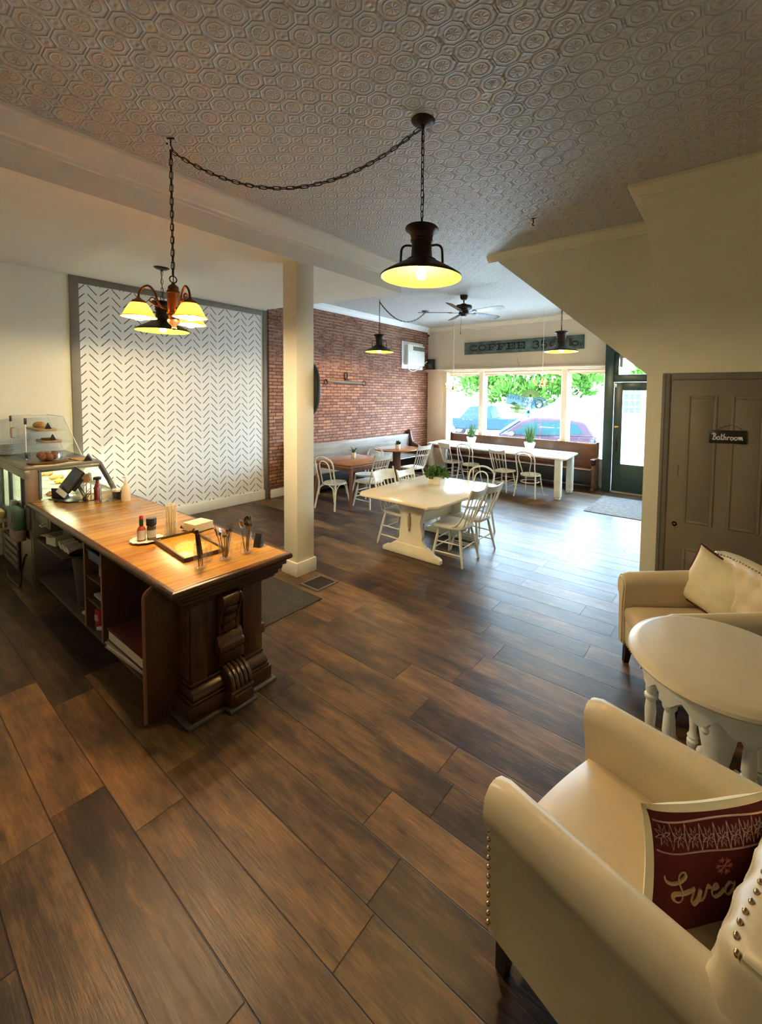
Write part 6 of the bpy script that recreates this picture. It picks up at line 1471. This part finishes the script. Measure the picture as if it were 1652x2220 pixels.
tr_ = vehicle('pickup_truck', 'blue pickup truck parked further left across the street behind the mauve car', (-11.2, 20.6, SZ), R(12), pb, wi, 5.4, 2.0, [(-2.6, .5), (-2.62, .95), (-1.5, 1.12), (2.65, 1.16), (2.68, .55)], [(-1.2, 1.0), (-.6, 1.75), (.5, 1.78), (.75, 1.02)], [('f', [(-.8, 1.1), (-.45, 1.6), (.4, 1.62), (.5, 1.1)])])
for x in (-1.7, 1.65):
    for y in (-.86, .86): wheel(tr_, x, y, .40, .26)
for k, (x, y, h, r_) in enumerate(((-13.2, 25, 5.2, 2.0), (-10.6, 23.5, 4.8, 2.0), (-7.8, 24.5, 5.4, 2.1), (-9.3, 28, 6.5, 2.6), (-15.5, 29, 6.5, 2.6), (-2.6, 24, 6.0, 1.9))):
    t = thing('street_tree', ['leafy tree behind the pickup truck at the left of the middle window', 'leafy tree behind the window logo', 'leafy tree seen behind the right part of the middle window', 'tall tree standing behind the row of nearer trees', 'tree furthest left across the street', 'tree whose leaves hang at the top of the entry door glass'][k], 'tree', (x, y, SZ), 0, 'trees across the street')
    b = B(); b.tube([(0, 0, 0), (.05, 0, h * .4), (0, .05, h * .8)], [.2, .14, .05], 8); b.obj('trunk', 'bark', t)
    b = B()
    for q in range(9): leafblob(b, (random.uniform(-1, 1) * r_ * .6, random.uniform(-1, 1) * r_ * .5, h * .62 + random.uniform(-.6, .45) * r_), r_ * .55, 95, .42, .3)
    b.obj('foliage', 'treeleaf', t, flip=False)
t = thing('house', 'pale house with a grid window across the street seen through the entry door', 'house', (-5.2, 33, SZ))
wm = plain('pale siding', (.30, .30, .29), .8)
b = B(); b.box(-6, 6, 0, 6, 0, 5.2); b.obj('wall', wm, t)
b = B(); b.prism([(-6.5, 5.1), (6.5, 5.1), (0, 8)], 'xz', -.5, 6.5); b.obj('roof', 'darksteel', t)
for x in (-.75,):
    b = B(); b.box(x - .55, x + .55, -.03, .02, 1.2, 3.1); b.obj('window_pane', plain('pale window glass', (.04, .05, .055), .3, spec=.1), t)
    b = B()
    for i in range(4): b.box(x - .62 + i * .40, x - .56 + i * .40, -.08, -.02, 1.15, 3.15)
    for z in (1.15, 1.6, 2.1, 2.6, 3.1): b.box(x - .62, x + .64, -.08, -.02, z, z + .06)
    b.obj('window_frame', 'sill', t)
# ------------------------------------------------------------------ light and camera
w = bpy.data.worlds.new('World'); S.world = w; w.use_nodes = True; nt = w.node_tree; nt.nodes.clear()
o_ = nt.nodes.new('ShaderNodeOutputWorld'); bg = nt.nodes.new('ShaderNodeBackground'); bg.inputs[0].default_value = (.56, .78, 1, 1); bg.inputs[1].default_value = WORLD
nt.links.new(bg.outputs[0], o_.inputs[0])
sun = bpy.data.lights.new('sun', 'SUN'); sun.energy = SUN; sun.angle = R(1.5); sun.color = (1, .96, .88)
so = bpy.data.objects.new('sun', sun); COL.objects.link(so); so.rotation_euler = (R(48), 0, R(-25))
for nm, loc, sx_, sy_ in (('window_portal', (-4.45, 10.14, 1.68), 4.3, 2.1), ('door_portal', (-1.65, 10.0, 1.7), .95, 2.7)):
    l = bpy.data.lights.new(nm, 'AREA'); l.shape = 'RECTANGLE'; l.size = sx_; l.size_y = sy_; l.cycles.is_portal = True
    lo = bpy.data.objects.new(nm, l); COL.objects.link(lo); lo.location = loc; lo.rotation_euler = (R(-90), 0, 0)

F, CX, CY, YAW, PITCH, ROLL, CH = 913.227, 934.61, 902.996, .622951, .0516902, .0130659, 2.05
fw = Vector((-math.sin(YAW) * math.cos(PITCH), math.cos(YAW) * math.cos(PITCH), -math.sin(PITCH)))
rt = Vector((math.cos(YAW), math.sin(YAW), 0)); up = rt.cross(fw)
r2 = rt * math.cos(ROLL) + up * math.sin(ROLL); u2 = up * math.cos(ROLL) - rt * math.sin(ROLL)
cam = bpy.data.cameras.new('camera'); co = bpy.data.objects.new('camera', cam); COL.objects.link(co); S.camera = co
co.matrix_world = Matrix(((r2.x, u2.x, -fw.x, 0), (r2.y, u2.y, -fw.y, 0), (r2.z, u2.z, -fw.z, CH), (0, 0, 0, 1)))
cam.sensor_fit = 'VERTICAL'; cam.sensor_height = 36; cam.lens = F * 36 / 2220
cam.shift_x = (826 - CX) / 2220; cam.shift_y = (CY - 1110) / 2220; cam.clip_start = .05; cam.clip_end = 200
S.view_settings.view_transform = 'Standard'; S.view_settings.look = 'None'; S.view_settings.gamma = 1; S.view_settings.exposure = EXPO
S.view_settings.use_curve_mapping = False
S.cycles.max_bounces = 10; S.cycles.diffuse_bounces = 5; S.cycles.glossy_bounces = 4; S.cycles.transparent_max_bounces = 16
S.cycles.sample_clamp_indirect = 8; S.cycles.caustics_reflective = False; S.cycles.caustics_refractive = False
S.cycles.use_denoising = True
